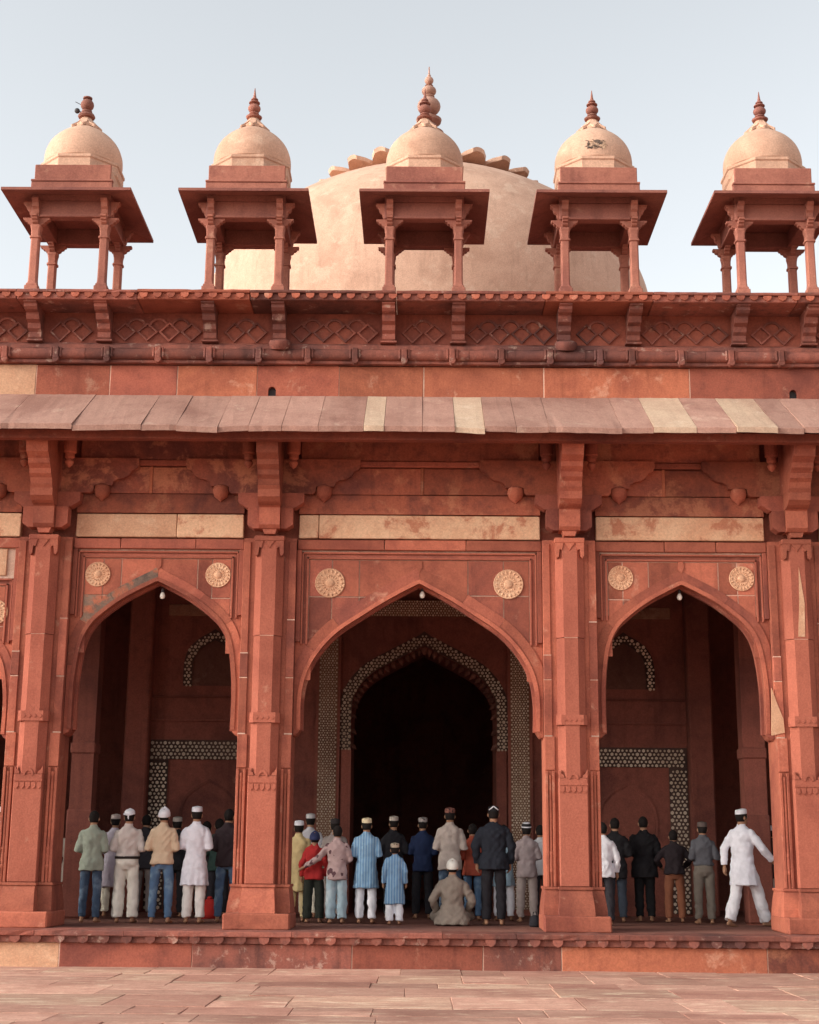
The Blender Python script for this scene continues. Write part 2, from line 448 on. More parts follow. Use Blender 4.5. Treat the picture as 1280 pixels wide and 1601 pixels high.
def make_pier():
    core = part(MB().box(-.398, .398, .14, .70, FZ, 6.16), 'pier', 'red')
    P = lambda mb, n, mt, **k: part(mb, n, mt, core, **k)
    P(MB().cbox(-.47, .47, -.30, .78, FZ, .70, .02, .008), 'base_block', 'red')
    P(MB().rects([(-.255, .255, -.235, .0, .70), (-.25, .25, -.215, .0, .80), (-.235, .235, -.16, .0, .95), (-.225, .225, -.10, .0, 1.05), (-.24, .24, -.125, .0, 1.055), (-.24, .24, -.125, .0, 1.09)]), 'bell_base', 'red')
    P(MB().rects([(-.455, .455, -.02, .75, .70), (-.45, .45, .0, .75, .80), (-.43, .43, .06, .74, .95), (-.415, .415, .1, .72, 1.05), (-.43, .43, .075, .74, 1.055), (-.43, .43, .075, .74, 1.09)]), 'jamb_base', 'red')
    P(MB().cbox(-.21, .21, .0, .16, 1.09, 2.62, .012, .003), 'lower_shaft', 'shaft')
    # carved crest at the top of the square lower shaft
    cr = MB()
    for i in range(5):
        cx = -.165 + i * .0825
        cr.prism_xz([(cx - .034, 2.50), (cx + .034, 2.50), (cx + .034, 2.44), (cx, 2.405), (cx - .034, 2.44)], -.013, .006)
    cr.box(-.208, .208, -.011, .006, 2.515, 2.545)
    arch = [(.075 * math.cos(a), 2.60 + .10 * math.sin(a)) for a in [math.pi * i / 10 for i in range(11)]]
    cr.prism_xz(arch + [(x * .62, 2.60 + (z - 2.60) * .62) for x, z in arch[::-1]], -.012, .03)
    for s in (-1, 1): cr.prism_xz([(s * .13, 2.62), (s * .205, 2.62), (s * .205, 2.74), (s * .175, 2.68), (s * .14, 2.66)], -.004, .06)
    P(cr, 'crest', 'shaft')

    def octa(z0, z1, w=.205, c=.105, j=0):
        pts = [(-w, .14), (-w, c), (-w + c, .0), (w - c, .0), (w, c), (w, .14)]
        return MB().rings([[(x, yy, z) for x, yy in pts] for z in (z0, z1)])
    P(octa(2.62, 3.38), 'shaft_stone', 'shaft'); P(octa(3.53, 4.66), 'shaft_stone', 'shaft'); P(octa(4.668, 6.16, .212), 'shaft_stone', 'shaft')
    b = octa(3.382, 3.528, .222, .06); b.v = [(x, yy - (.018 if yy < .1 else 0), z) for x, yy, z in b.v]
    for i in range(4):
        cx = -.12 + i * .08
        b.prism_xz([(cx - .03, 3.455), (cx, 3.425), (cx + .03, 3.455), (cx, 3.485)], -.026, 0)
    P(b, 'carved_band', 'shaft')
    cap = MB().cbox(-.225, .225, -.02, .14, 6.09, 6.17, .01)
    for s in (-1, 1):
        cap.prism_xz([(s * .215, 6.09), (s * .09, 6.09), (s * .12, 5.98), (s * .15, 6.0), (s * .165, 5.88), (s * .19, 5.86), (s * .215, 5.90)], -.016, .1)
    cap.prism_xz([(-.08, 6.09), (.08, 6.09), (.03, 6.03), (0, 5.98), (-.03, 6.03)], -.014, .05)
    P(cap, 'capital', 'red')
    for s in (-1, 1):
        # engaged colonnette with its rings, in a slot
        n = MB()
        prof = [(.026, 1.09), (.026, 1.28), (.036, 1.30), (.036, 1.33), (.028, 1.35), (.036, 1.40), (.036, 1.47), (.028, 1.52), (.036, 1.54), (.036, 1.57), (.024, 1.60), (.024, 2.6), (.03, 2.62), (.03, 2.66)]
        n.lathe(prof, s * .325, .135, 10)
        P(n, 'colonnette', 'red', smooth='auto')
        P(MB().cbox(min(s * .355, s * .396), max(s * .355, s * .396), .10, .15, 1.09, 2.72, .006), 'edge_strip', 'red')
        P(MB().cbox(min(s * .255, s * .295), max(s * .255, s * .295), .10, .15, 1.09, 2.72, .006), 'edge_strip', 'red')
        P(MB().cbox(min(s * .25, s * .396), max(s * .25, s * .396), .115, .15, 2.735, 3.22, .006), 'jamb_stone', 'red')
        P(MB().cbox(min(s * .28, s * .40), max(s * .28, s * .40), .12, .18, 3.235, 4.05, .006), 'jamb_stone', 'red')
        P(MB().cbox(min(s * .28, s * .40), max(s * .28, s * .40), .115, .18, 4.06, 4.66 + .25 * s, .006), 'jamb_stone', 'red2')
        P(MB().cbox(min(s * .29, s * .40), max(s * .29, s * .40), .12, .18, 4.67 + .25 * s, 6.10, .006), 'jamb_stone', 'red')
        for zj in (3.2275, 4.055, 4.665 + .25 * s):
            P(MB().box(min(s * .285, s * .3985), max(s * .285, s * .3985), .122, .16, zj - .012, zj + .012), 'mortar_joint', 'mortar')
    P(MB().box(-.10, .10, .003, .12, 4.655, 4.673), 'mortar_joint', 'mortar')
    # tall bracket carrying the eave
    zb = [6.19, 6.27, 6.60, 6.86]
    br = P(MB().prism_yz([(.2, zb[1]), (-.07, zb[1]), (-.12, zb[1] + .05), (-.13, zb[2] - .02), (-.17, zb[2]), (.2, zb[2])], -.155, .155), 'bracket', 'red')
    SUB = lambda mb, mt: mb.build('bracket_stone', mt, core)
    SUB(MB().prism_xz([(-.11, 6.27), (.11, 6.27), (.08, 6.19), (-.08, 6.19)], -.05, .15), 'red')
    SUB(MB().prism_yz([(.2, 6.605), (-.17, 6.605), (-.25, 6.64), (-.33, 6.70), (-.34, 6.81), (-.38, 6.86), (.2, 6.86)], -.165, .165), 'red')
    SUB(MB().prism_yz([(.2, 6.865), (-.36, 6.865), (-.40, 6.95), (-.47, 7.0), (-.49, 7.07), (-.58, 7.13), (-.60, 7.20), (-.72, 7.27), (-.75, 7.36), (-.80, 7.45), (-.85, 7.50), (.2, 7.80)], -.16, .16), 'red')
    for s in (-1, 1):
        SUB(MB().prism_xz([(s * .16, 6.28), (s * .25, 6.28), (s * .34, 6.34), (s * .34, 6.60), (s * .16, 6.60)], -.02, .2), 'red2')
        SUB(MB().prism_xz([(s * .165, 6.61), (s * .36, 6.61), (s * .44, 6.66), (s * .50, 6.70), (s * .50, 6.84), (s * .165, 6.84)], .02, .24), 'red2')
        d = MB().lathe([(.005, 7.18), (.05, 7.22), (.07, 7.27), (.045, 7.31), (.075, 7.34), (.075, 7.40), (.10, 7.42), (.10, 7.72)], s * .34, -.12, 12)
        d.build('pendant', 'red', core, smooth='auto')
    return core


pier0 = make_pier()
PARTS = list(pier0.children)
pier0.location.x = PX[0]
for i, x in enumerate(PX[1:]):
    c = share(pier0, mosque, (x, 0, 0))
    for ch in PARTS: share(ch, c)
# one replaced cream stone let into the jamb and shaft of one pier
part(MB().prism_xz([(5.17, 3.26), (5.36, 3.30), (5.35, 3.50), (5.27, 3.72), (5.20, 3.95)], .108, .15), 'patched_stone', 'cream')
part(MB().prism_xz([(5.60, 4.70), (5.70, 4.70), (5.72, 5.2), (5.66, 5.75), (5.64, 5.2)], -.006, .02), 'patched_stone', 'cream')

# ---- arched bays
CEN = [(1.75, 3.30), (1.75, 3.78), (1.67, 4.16), (1.49, 4.48), (1.22, 4.77), (.84, 5.03), (.46, 5.27), (0, 5.52)]
SID = [(1.19, 3.29), (1.19, 3.97), (1.125, 4.52), (1.0, 4.83), (.79, 5.05), (.46, 5.29), (0, 5.53)]
OUT = [(1.15, 3.20), (1.15, 3.7), (1.085, 4.15), (.96, 4.42), (.76, 4.62), (.44, 4.84), (0, 5.06)]


def petal_rosette(r):
    m = MB().lathe([(r, 0), (r, .012), (r * .96, .018), (r * .9, .012), (r * .3, .012), (r * .28, .02), (r * .2, .03), (.001, .034)], 0, 0, 32)
    N = 18
    for i in range(N):
        a = 2 * math.pi * i / N; ca, sa = math.cos(a), math.sin(a)
        for (r0, r1, wd, h) in ((r * .34, r * .60, r * .06, .026), (r * .62, r * .93, r * .11, .03)):
            pts = [(r0, 0), ((r0 + r1) / 2, -wd), (r1, 0), ((r0 + r1) / 2, wd)]
            vs = [(x * ca - yy * sa, x * sa + yy * ca, .012) for x, yy in pts] + [((r0 + r1) * .53 * ca, (r0 + r1) * .53 * sa, h)]
            m.add(vs, [(0, 1, 4), (1, 2, 4), (2, 3, 4), (3, 0, 4)])
    m.v = [(x, -z, yy) for x, yy, z in m.v]
    return m


ros_mesh = {}
bi = 0
for xc, H, PTS, kind in ((0, 1.85, CEN, 'c'), (-3.9475, 1.2975, SID, 's'), (3.9475, 1.2975, SID, 's'), (-7.2975, 1.2525, OUT, 'o'), (7.2975, 1.2525, OUT, 'o')):
    bi += 1
    cur = spline(PTS, 7)                      # from springing up to the crown, x >= 0
    sp = PTS[0][1]; hx = PTS[0][0]; apex = PTS[-1][1]
    FT = 5.86 if kind != 'o' else 5.42        # frame top
    foot = [(H - .001, sp - .09), (H - .04, sp - .085), (hx + .035, sp - .06), (hx + .02, sp - .03)]
    core = MB()
    for s in (-1, 1):
        poly = foot + cur + [(0, 6.165), (H - .001, 6.165)]
        core.prism_xz([(xc + s * x, z) for x, z in poly], .325, .60)
    wall = part(core, 'arch_wall', 'red')
    W = lambda mb, n, mt, **k: part(mb, n, mt, wall, **k)
    bed = MB()
    cin = offset_curve(cur, -.012); cin[-1] = (0, apex + .014)
    for s in (-1, 1):
        bed.prism_xz([(xc + s * x, z) for x, z in [(H - .006, sp - .065), (hx + .045, sp - .04)] + cin + [(0, 6.155), (H - .006, 6.155)]], .262, .324)
    W(bed, 'mortar_bed', 'mortar')
    # archivolt stones
    TH = .20 if kind == 'c' else .17
    out = offset_curve(cur, -TH); out[-1] = (0, apex + TH * 1.22)
    nseg = 5 if kind == 'c' else 4
    n = len(cur) - 1
    for s in (-1, 1):
        for q in range(nseg):
            a = round(q * n / nseg); b = round((q + 1) * n / nseg)
            lo = cur[a:b + 1]; hi = out[a:b + 1]
            if q == 0: lo = [(H - .002, sp - .08), (hx + .04, sp - .055), (hx + .015, sp - .03)] + lo
            poly = clip(lo + hi[::-1], 0, H - .004, True)
            # pull the ends in for a joint
            g = .004
            mx = sum(p[0] for p in poly) / len(poly); mz = sum(p[1] for p in poly) / len(poly)
            poly = [(mx + (p[0] - mx) * (1 - g), mz + (p[1] - mz) * (1 - g)) for p in poly]
            mt = RNG.choice(['red', 'red', 'shaft', 'red2'])
            if bi == 2 and s == -1 and q >= 2: mt = 'grey'
            W(MB().prism_xz([(xc + s * x, z) for x, z in poly], .243 + RNG.uniform(-.003, .003), .284), 'voussoir', mt)
    # inner rib and outer fillet following the arch
    for (o0, o1, y0, y1, nm) in ((-.03, .02, .24, .262, 'arch_fillet'), (.005, .045, .42, .50, 'arch_rib')):
        rib = MB()
        A = offset_curve(cur, o0 if o0 < 0 else .0 - .01); B = offset_curve(cur, o1)
        if nm == 'arch_fillet': A = offset_curve(cur, -.045); B = offset_curve(cur, .012)
        A[-1] = (0, A[-1][1]); B[-1] = (0, B[-1][1] - .01)
        for s in (-1, 1):
            rib.prism_xz([(xc + s * max(x, 0), z) for x, z in A + B[::-1]], y0 - (.012 if nm == 'arch_fillet' else 0), y1)
        W(rib, nm, 'red2' if nm == 'arch_rib' else 'red')
    # spandrel stones, frame, rosettes
    FX = H - .19
    reg = [p for p in out if p[0] < FX]
    i0 = len(out) - len(reg)
    if i0 > 0:
        p, q = out[i0 - 1], out[i0]; tt = (FX - p[0]) / (q[0] - p[0]); reg = [(FX, p[1] + tt * (q[1] - p[1]))] + reg
    zc = reg[0][1]
    reg = reg + [(0, FT), (FX, FT)]
    for s in (-1, 1):
        xs = [0, FX * RNG.uniform(.42, .55), FX * RNG.uniform(.72, .8), FX]; zs = [2.0, FT - RNG.uniform(.50, .62), FT]
        for ix in range(3):
            for iz in range(2):
                c = clip_rect(reg, xs[ix] + .008, xs[ix + 1] - .008, zs[iz] + .008, zs[iz + 1] - .008)
                if len(c) < 3 or parea(c) < .0008: continue
                mt = RNG.choice(['red', 'red', 'red2', 'red'])
                if bi == 2 and s == -1 and iz == 0 and ix > 0: mt = 'grey'
                W(MB().prism_xz([(xc + s * x, z) for x, z in c], .252 + RNG.uniform(-.004, .004), .284), 'spandrel_stone', mt)
        for (a, b, yy, zt) in ((FX + .004, FX + .036, .228, FT + .036), (FX + .085, FX + .112, .222, FT + .115)):
            f = MB().cbox(min(xc + s * a, xc + s * b), max(xc + s * a, xc + s * b), yy, .284, zc - .02, zt, .006)
            W(f, 'frame_moulding', 'shaft')
        f = MB().cbox(min(xc + s * (FX + .117), xc + s * (H - .003)), max(xc + s * (FX + .117), xc + s * (H - .003)), .205, .284, zc + .02, 6.0, .006); W(f, 'jamb_stone', 'red2')
        W(MB().box(min(xc + s * (FX - .05), xc + s * (H - .004)), max(xc + s * (FX - .05), xc + s * (H - .004)), .2585, .284, zc - .55, zc + .06), 'frame_stop', 'red')
        f = MB().box(min(xc + s * (FX + .04), xc + s * (FX + .081)), max(xc + s * (FX + .04), xc + s * (FX + .081)), .2565, .284, zc, FT + .08); W(f, 'frame_ground', 'red2')
        r = .225 if kind == 'c' else .19
        if kind not in ros_mesh: ros_mesh[kind] = petal_rosette(r).mesh('rosette')
        dx = {'c': 1.345, 's': .91, 'o': .93}[kind]; rz = {'c': 5.50, 's': 5.61, 'o': 5.02}[kind]
        ro = obj('rosette', ros_mesh[kind], 'cream', wall, 'auto'); ro.location = (xc + s * dx, .250, rz)
    W(MB().cbox(xc - FX - .036, xc + FX + .036, .228, .284, FT + .004, FT + .036, .006), 'frame_moulding', 'shaft')
    W(MB().cbox(xc - FX - .112, xc + FX + .112, .222, .284, FT + .085, FT + .115, .006), 'frame_moulding', 'shaft')
    W(MB().box(xc - FX - .039, xc + FX + .039, .2565, .284, FT + .04, FT + .081), 'frame_ground', 'red2')
    if kind == 'o':
        W(MB().cbox(xc - H + .2, xc + H - .2, .235, .284, 5.58, 6.0, .01), 'panel_stone', 'cream')
    # keystone boss
    W(MB().prism_xz([(xc - .04, apex + .33), (xc + .04, apex + .33), (xc + .045, apex + .22), (xc, apex + .15), (xc - .045, apex + .22)], .236, .284), 'keystone_bud', 'red')
    # lintel course and pale panels
    cuts = [-H + .004, -H * .3 + RNG.uniform(-.3, .3), H * .5 + RNG.uniform(-.3, .3), H - .004]
    for q in range(3):
        W(MB().cbox(xc + cuts[q] + .004, xc + cuts[q + 1] - .004, .20, .284, 6.005, 6.158, .008, .003), 'lintel_stone', RNG.choice(['red', 'red2']))
    e = H - .02
    cuts = [-e, -e + .30, e] if kind == 'c' else ([-e, e * .2, e] if bi == 2 else [-e, e])
    for q in range(len(cuts) - 1):
        mt = 'creamflake' if kind == 'c' else ('cream' if bi == 2 and q == 0 else 'creamflake')
        W(MB().cbox(xc + cuts[q] + .004, xc + cuts[q + 1] - .004, .215, .33, 6.185, 6.545, .01, .003), 'panel_stone', mt)

# ---- wall under the eave
upper = part(MB().box(-XL, XL, .335, 1.04, 6.166, 8.55), 'upper_wall', 'red2')
for xc, H in ((0, 1.85), (-3.9475, 1.2975), (3.9475, 1.2975), (-7.2975, 1.2525), (7.2975, 1.2525)):
    U = lambda mb, n, mt, **k: part(mb, n, mt, upper, **k)
    U(MB().prism_yz([(.334, 6.56), (.20, 6.56), (.25, 6.80), (.27, 6.87), (.334, 6.87)], xc - H + .02, xc + H - .02), 'sloping_course', 'stained')
    a = RNG.uniform(-.4, .1)
    U(MB().cbox(xc - H + .02, xc + a - .02, .27, .334, 6.885, 7.30, .01, .004), 'wall_stone', 'stained')
    U(MB().cbox(xc + a + .02, xc + H - .02, .275, .334, 6.885, 7.30, .01, .004), 'wall_stone', 'stained')
    U(MB().cbox(xc + a - .025, xc + a + .025, .265, .334, 6.88, 7.31, .008), 'wall_rib', 'red3')
    U(MB().cbox(xc - H + .02, xc + H - .02, .22, .334, 7.315, 7.40, .01, .004), 'string_course', 'red2')
    U(MB().cbox(xc - H + .02, xc + H - .02, .25, .334, 7.41, 8.1, .01, .004), 'wall_stone', 'stained')
    for s in (-1, 1):
        px = H + .40                         # pier axis, seen from the bay centre
        prof = [(.16, 6.87), (.62, 6.865), (.66, 6.90), (.67, 6.98), (.94, 6.98), (.96, 7.04), (1.02, 7.08), (1.12, 7.10), (1.20, 7.15), (1.24, 7.22), (1.31, 7.25), (1.34, 7.31), (1.34, 7.41), (.16, 7.41)]
        U(MB().prism_xz([(xc + s * (px - d), z) for d, z in prof], .165, .30), 'side_bracket', 'stained')
        U(MB().lathe([(.006, 6.74), (.035, 6.77), (.10, 6.82), (.125, 6.90), (.115, 6.97), (.08, 7.0)], xc + s * (px - .79), .215, 16), 'pendant_bud', 'red', smooth='auto')

# ---- sloping stone eave (chajja): every slab its own piece
eave = part(MB().prism_yz([(.2, 8.30), (-1.0, 7.52), (-1.0, 7.44), (.2, 7.95)], -XL, XL), 'eave', 'red2')
part(MB().box(-XL, XL, -.98, -.84, 7.40, 7.52), 'eave_beam', 'red2', eave)
ex = [-XL, -9.3, -8.2, -7.0] + [onY(p, 667, -1.25).x for p in (2, 112, 220, 275, 340, 388, 440, 497, 568, 600, 660, 711, 758, 807, 858, 972, 1022, 1089, 1151, 1215, 1257)] + [6.5, 7.6, 8.9, 9.7, XL]
cream_px = {(568, 600): 1, (711, 758): 1, (1022, 1089): 1, (1151, 1215): 1}
creamx = [(onY(a, 667, -1.25).x, onY(b, 667, -1.25).x) for a, b in cream_px]
for i in range(len(ex) - 1):
    a, b = ex[i] + .003, ex[i + 1] - .003
    big_ = RNG.random() < .3
    dz = RNG.uniform(-.04, .012) if big_ else RNG.uniform(-.008, .008); dy = RNG.uniform(-.05, .03) if big_ else RNG.uniform(-.015, .015); tl = RNG.uniform(-.02, .02) if big_ else RNG.uniform(-.006, .006)
    mt = 'slabcream' if any(abs(ex[i] - p) < .01 for p, q in creamx) else 'slab'
    th = .085
    A = [(.16, 8.425 + dz * .3), (-1.25 + dy, 7.535 + dz)]
    nrm = Vector((A[0][1] - A[1][1], -(A[0][0] - A[1][0])))
    nrm.normalize()
    ov = RNG.uniform(-.01, .01)
    vs = []
    for x, t in ((a, -tl), (b, tl)):
        for yy, zz, sgn in ((A[0][0], A[0][1], 0), (A[1][0], A[1][1] + t, 0), (A[1][0] + .02, A[1][1] + t - th, 0), (A[0][0], A[0][1] - th, 0)):
            vs.append((x, yy, zz))
    n_ = max(4, int((b - a) / .09)); rl = []
    sec = [(A[0][0], A[0][1]), (A[0][0] - .7, (A[0][1] * .5 + A[1][1] * .5)), (A[1][0] + .018, A[1][1] + .010), (A[1][0], A[1][1] - .006), (A[1][0] + .012, A[1][1] - th), (A[0][0], A[0][1] - th)]
    for q in range(n_ + 1):
        u = q / n_; x = a + (b - a) * u; t = -tl + 2 * tl * u
        e = RNG.uniform(-.004, .004) + (RNG.uniform(.01, .03) if RNG.random() < .06 else 0)
        rl.append([(x, yy + (e if 2 <= k_ <= 4 else 0) + RNG.uniform(-.002, .002), zz + (t if 1 < k_ < 5 else t * .4 if k_ == 1 else 0) + RNG.uniform(-.003, .003)) for k_, (yy, zz) in enumerate(sec)])
    o = part(MB().rings(rl), 'eave_slab', mt, eave)

# ---- attic wall blocks, moulding, frieze, corbels, cornice
attic = part(MB().box(-XL, XL, .24, 1.0, 8.4, 9.78), 'attic_wall', 'mortar')
ax = [-XL, -8.3] + [onY(p, 595, .15).x for p in (56, 172, 277, 402, 530, 662, 850, 1078)] + [6.9, 8.6, XL]
am = ['red', 'cream', 'red', 'red2', 'red3', 'red', 'red3', 'red3', 'red3', 'red2', 'red2', 'red', 'red']
holes = [onY(425, 614, .15).x, onY(1240, 618, .15).x]
for i in range(len(ax) - 1):
    a, b = ax[i] + .005, ax[i + 1] - .005
    hh = [h for h in holes if a < h < b]
    if hh:
        h = hh[0]; r = .06
        arc = [(h + r * math.cos(t), 8.505 + .065 * math.sin(t)) for t in [math.pi * q / 8 for q in range(9)]]
        poly = [(a, 8.38), (h - r, 8.38)] + arc[::-1] + [(h + r, 8.38), (b, 8.38), (b, 8.905), (a, 8.905)]
        part(MB().prism_xz(poly, .15, .236), 'wall_block', am[i % 13], attic)
        part(MB().prism_xz([(h - r, 8.40), (h + r, 8.40)] + arc, .228, .2385), 'drain_hole_shade', 'iron', attic)  # dark plate closing the recess, its colour stands in for the shade inside the hole
    if i: part(MB().box(a - .014, a + .006, .158, .238, 8.39, 8.90), 'mortar_joint', 'mortar', attic)
    if not hh:
        part(MB().cbox(a, b, .15 + RNG.uniform(-.003, .006), .236, 8.38, 8.905, .008, .003), 'wall_block', am[i % 13], attic)
part(MB().sweep([(.07, 8.918), (.065, 8.93), (.065, 8.962), (.075, 8.974), (.24, 8.975), (.24, 8.912)], -XL, XL, 120, .006), 'string_course', 'weather', attic)
tx = [-XL, -8.7, -7.0, -5.2, -3.05, -1.1, .75, 2.55, 4.4, 6.3, 8.2, XL]
tm = None
for i in range(len(tx) - 1):
    pr = [(.075 * math.cos(t) + .06, 9.06 + .088 * math.sin(t)) for t in [math.pi * (.5 + q / 9) for q in range(10)]] + [(.238, 8.985), (.238, 9.14)]
    pr = [(yy, z) for yy, z in pr]
    pr = sorted(pr[:10], key=lambda p: -p[1]) + [(.238, 8.977), (.238, 9.148)]
    part(MB().prism_yz(pr, tx[i] + .003, tx[i + 1] - .003), 'roll_moulding', 'weather', attic, smooth='auto')
cm = MB().cbox(-.045, .045, -.05, .08, -.10, .10, .012)
cm.prism_xz([(-.05, -.08), (.05, -.08), (.045, -.125), (.02, -.15), (0, -.155), (-.02, -.15), (-.045, -.125)], -.045, .08)
cm.cbox(-.09, -.05, -.03, .08, -.07, .09, .012).cbox(.05, .09, -.03, .08, -.07, .09, .012)
clipo = part(cm, 'moulding_clip', 'weather', attic)
cx = [onY(p, 556, -.02).x for p in (7, 87, 167, 247, 327, 404, 481, 555, 632, 707, 784, 860, 938, 988, 1065, 1143, 1221)]
cx = [cx[0] - .77 * q for q in (3, 2, 1)] + cx + [cx[-1] + .77 * q for q in (1, 2, 3)]
for i, x in enumerate(cx):
    if i == 0: clipo.location = (x, .0, 9.05)
    else: share(clipo, attic, (x, RNG.uniform(-.006, .006), 9.05))
part(MB().sweep([(.24, 9.155), (.06, 9.155), (.075, 9.22), (.13, 9.245), (.14, 9.265), (.24, 9.27)], -XL, XL, 120, .007), 'string_course', 'weather', attic)
frieze = part(MB().box(-XL, XL, .165, .24, 9.275, 9.77), 'frieze', 'red2', attic)
CH = [-5.47, -2.74, .04, 2.76, 5.48]
CO = sorted([c + s * .54 for c in CH for s in (-1, 1)] + [-8.75, -7.65, 7.65, 8.75])
dm = MB()
o_, i_ = .165, .13
dp = lambda r: [(0, -r), (r, 0), (0, r), (-r, 0)]
for q in range(4):
    a, b = dp(o_)[q], dp(o_)[(q + 1) % 4]; c, d = dp(i_)[(q + 1) % 4], dp(i_)[q]
    dm.prism_xz([a, b, c, d], -.034, .002)
dia = part(dm, 'carved_diamond', 'weather', attic)
am2 = MB()
arc = [(.155 * math.cos(t), .15 * math.sin(t)) for t in [math.pi * q / 10 for q in range(11)]]
arc2 = [(x * .76, z * .76) for x, z in arc]
for q in range(10): am2.prism_xz([arc[q], arc[q + 1], arc2[q + 1], arc2[q]], -.030, .002)
aro = part(am2, 'carved_arc', 'weather', attic)
first = True
for i in range(len(CO) - 1):
    gap = CO[i + 1] - CO[i]; nD = max(2, int((gap - .22) / .34))
    for q in range(nD):
        x = CO[i] + gap / 2 + (q - (nD - 1) / 2) * .345
        if first: dia.location = (x, .163, 9.45); aro.location = (x + .17, .163, 9.53); first = False
        else:
            share(dia, attic, (x, .163, 9.45), sc=(1, 1, RNG.uniform(.9, 1.05)))
            if q < nD - 1: share(aro, attic, (x + .172, .163, 9.53))
cp = [(.16, 9.29), (.06, 9.29), (.03, 9.32), (.03, 9.40), (-.03, 9.44), (-.05, 9.52), (-.14, 9.55), (-.17, 9.60), (-.18, 9.64), (-.28, 9.655), (-.33, 9.69), (-.34, 9.735), (-.38, 9.745), (-.385, 9.768), (.16, 9.768)]
cb = MB().prism_yz(cp, -.10, .10)
cb.prism_yz([(.165, 9.26), (.02, 9.26), (.03, 9.288), (.165, 9.288)], -.125, .125)
co = part(cb, 'corbel', 'weather', attic)
for i, x in enumerate(CO):
    if i == 0: co.location.x = x
    else: share(co, attic, (x, 0, 0))
nx = [-XL, -8.2, -6.2, -4.35, -2.62, -.38, 1.9, 3.55, 5.75, 7.4, XL]
for i in range(len(nx) - 1):
    z = RNG.uniform(-.006, .006)
    part(MB().cbox(nx[i] + .004, nx[i + 1] - .004, -.43, .9, 9.772 + z, 9.872 + z, .01, .003).sweep([(-.465, 9.874 + z), (-.475, 9.884 + z), (-.475, 9.912 + z), (-.465, 9.922 + z), (.9, 9.922 + z), (.9, 9.874 + z)], nx[i] + .004, nx[i + 1] - .004, int((nx[i + 1] - nx[i]) / .12), .006), 'cornice_slab', 'weather' if i % 3 else 'red', attic)
lp = [(-.062, 0), (.062, 0), (.062, -.03), (.045, -.062), (0, -.082), (-.045, -.062), (-.062, -.03)]
lob = part(MB().prism_xz(lp, -.03, .004), 'cornice_lobe', 'red', attic); lob.location = (-7.0, -.432, 9.873)
x = -6.79
while x < 7.0:
    share(lob, attic, (x + RNG.uniform(-.01, .01), -.432, 9.873 + RNG.uniform(-.004, .003))); x += .212
for p, q in ((437, 536), (885, 538)):
    v = onY(p, q, -.05)
    m = MB().lathe([(.06, -.085), (.14, -.075), (.165, -.03), (.175, .02), (.16, .055), (.10, .075), (.02, .08)], 0, 0, 18)
    o = part(m, 'spout_stone', 'weather', attic, smooth='auto'); o.location = (v.x, .02, v.z); o.rotation_euler.x = R(18)
part(MB().box(-XL, XL, .9, 22, 8.9, 9.2), 'roof', 'weather')

# ---- interior of the prayer hall
YB = 6.0
bw = MB()
PC = [(hx_, onY(660, py_, YB).z) for hx_, py_ in ((1.36, 1172), (1.35, 1107), (1.25, 1079), (1.0, 1055), (.66, 1038), (.265, 1021), (0, 1010))]
PXC = .10
pcur = spline(PC, 6)
for s in (-1, 1):
    bw.prism_xz([(PXC + s * 1.34, FZ)] + [(PXC + s * x, z) for x, z in pcur] + [(PXC, 8.9), (s * 5.35, 8.9), (s * 5.35, FZ)], YB, YB + 1.6)
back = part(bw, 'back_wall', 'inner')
Bk = lambda mb, n, mt, **k: part(mb, n, mt, back, **k)


def hexfield(region, step, y0, y1, inside, rad=.40):
    """small marble hexagons on a triangular lattice where inside(x,z)"""
    hr = random.Random(3); m = MB(); x0, x1, z0, z1 = region; r_ = 0
    z = z0
    while z < z1:
        x = x0 + (step / 2 if r_ % 2 else 0); c_ = r_
        while x < x1:
            if inside(x, z):
                ci = int(round((x - x0 - (step / 2 if r_ % 2 else 0)) / step)); qa = ci - (r_ // 2)
                rr = step * rad * (1.22 if (qa - r_) % 3 == 0 else .80) * hr.uniform(.88, 1.06)
                m.prism_xz([(x + rr * math.cos(math.pi / 3 * q + .5), z + rr * math.sin(math.pi / 3 * q + .5)) for q in range(6)], y0, y1)
            x += step
        z += step * .866; r_ += 1
    return m


def dist_to(cur, x, z):
    best = 9
    for i in range(len(cur) - 1):
        (ax_, az), (bx, bz) = cur[i], cur[i + 1]
        dx, dz = bx - ax_, bz - az; L = dx * dx + dz * dz or 1e-9
        t = max(0, min(1, ((x - ax_) * dx + (z - az) * dz) / L))
        best = min(best, math.hypot(x - ax_ - t * dx, z - az - t * dz))
    return best


def arch_band(xc, cur, wd, y, step, nm='inlay_band'):
    g = MB(); o = offset_curve(cur, -wd); o[-1] = (0, cur[-1][1] + wd * 1.25)
    for s in (-1, 1):
        g.prism_xz([(xc + s * x, z) for x, z in cur + o[::-1]], y - .012, y + .01)
    b = Bk(g, nm, 'inlayd')
    mid = offset_curve(cur, -wd / 2); mid[-1] = (0, cur[-1][1] + wd * .6)
    full = mid + [(-x, z) for x, z in mid[::-1]]
    xs = [p[0] for p in o]; zs = [p[1] for p in o]
    f = hexfield((-max(xs), max(xs), cur[0][1], max(zs)), step, y - .017, y - .011, lambda x, z: dist_to(full, x, z) < wd / 2 - step * .30)
    f.v = [(x + xc, yy, z) for x, yy, z in f.v]
    i = f.build('inlay_stones', M['inlayw'], b); i['kind'] = 'stuff'


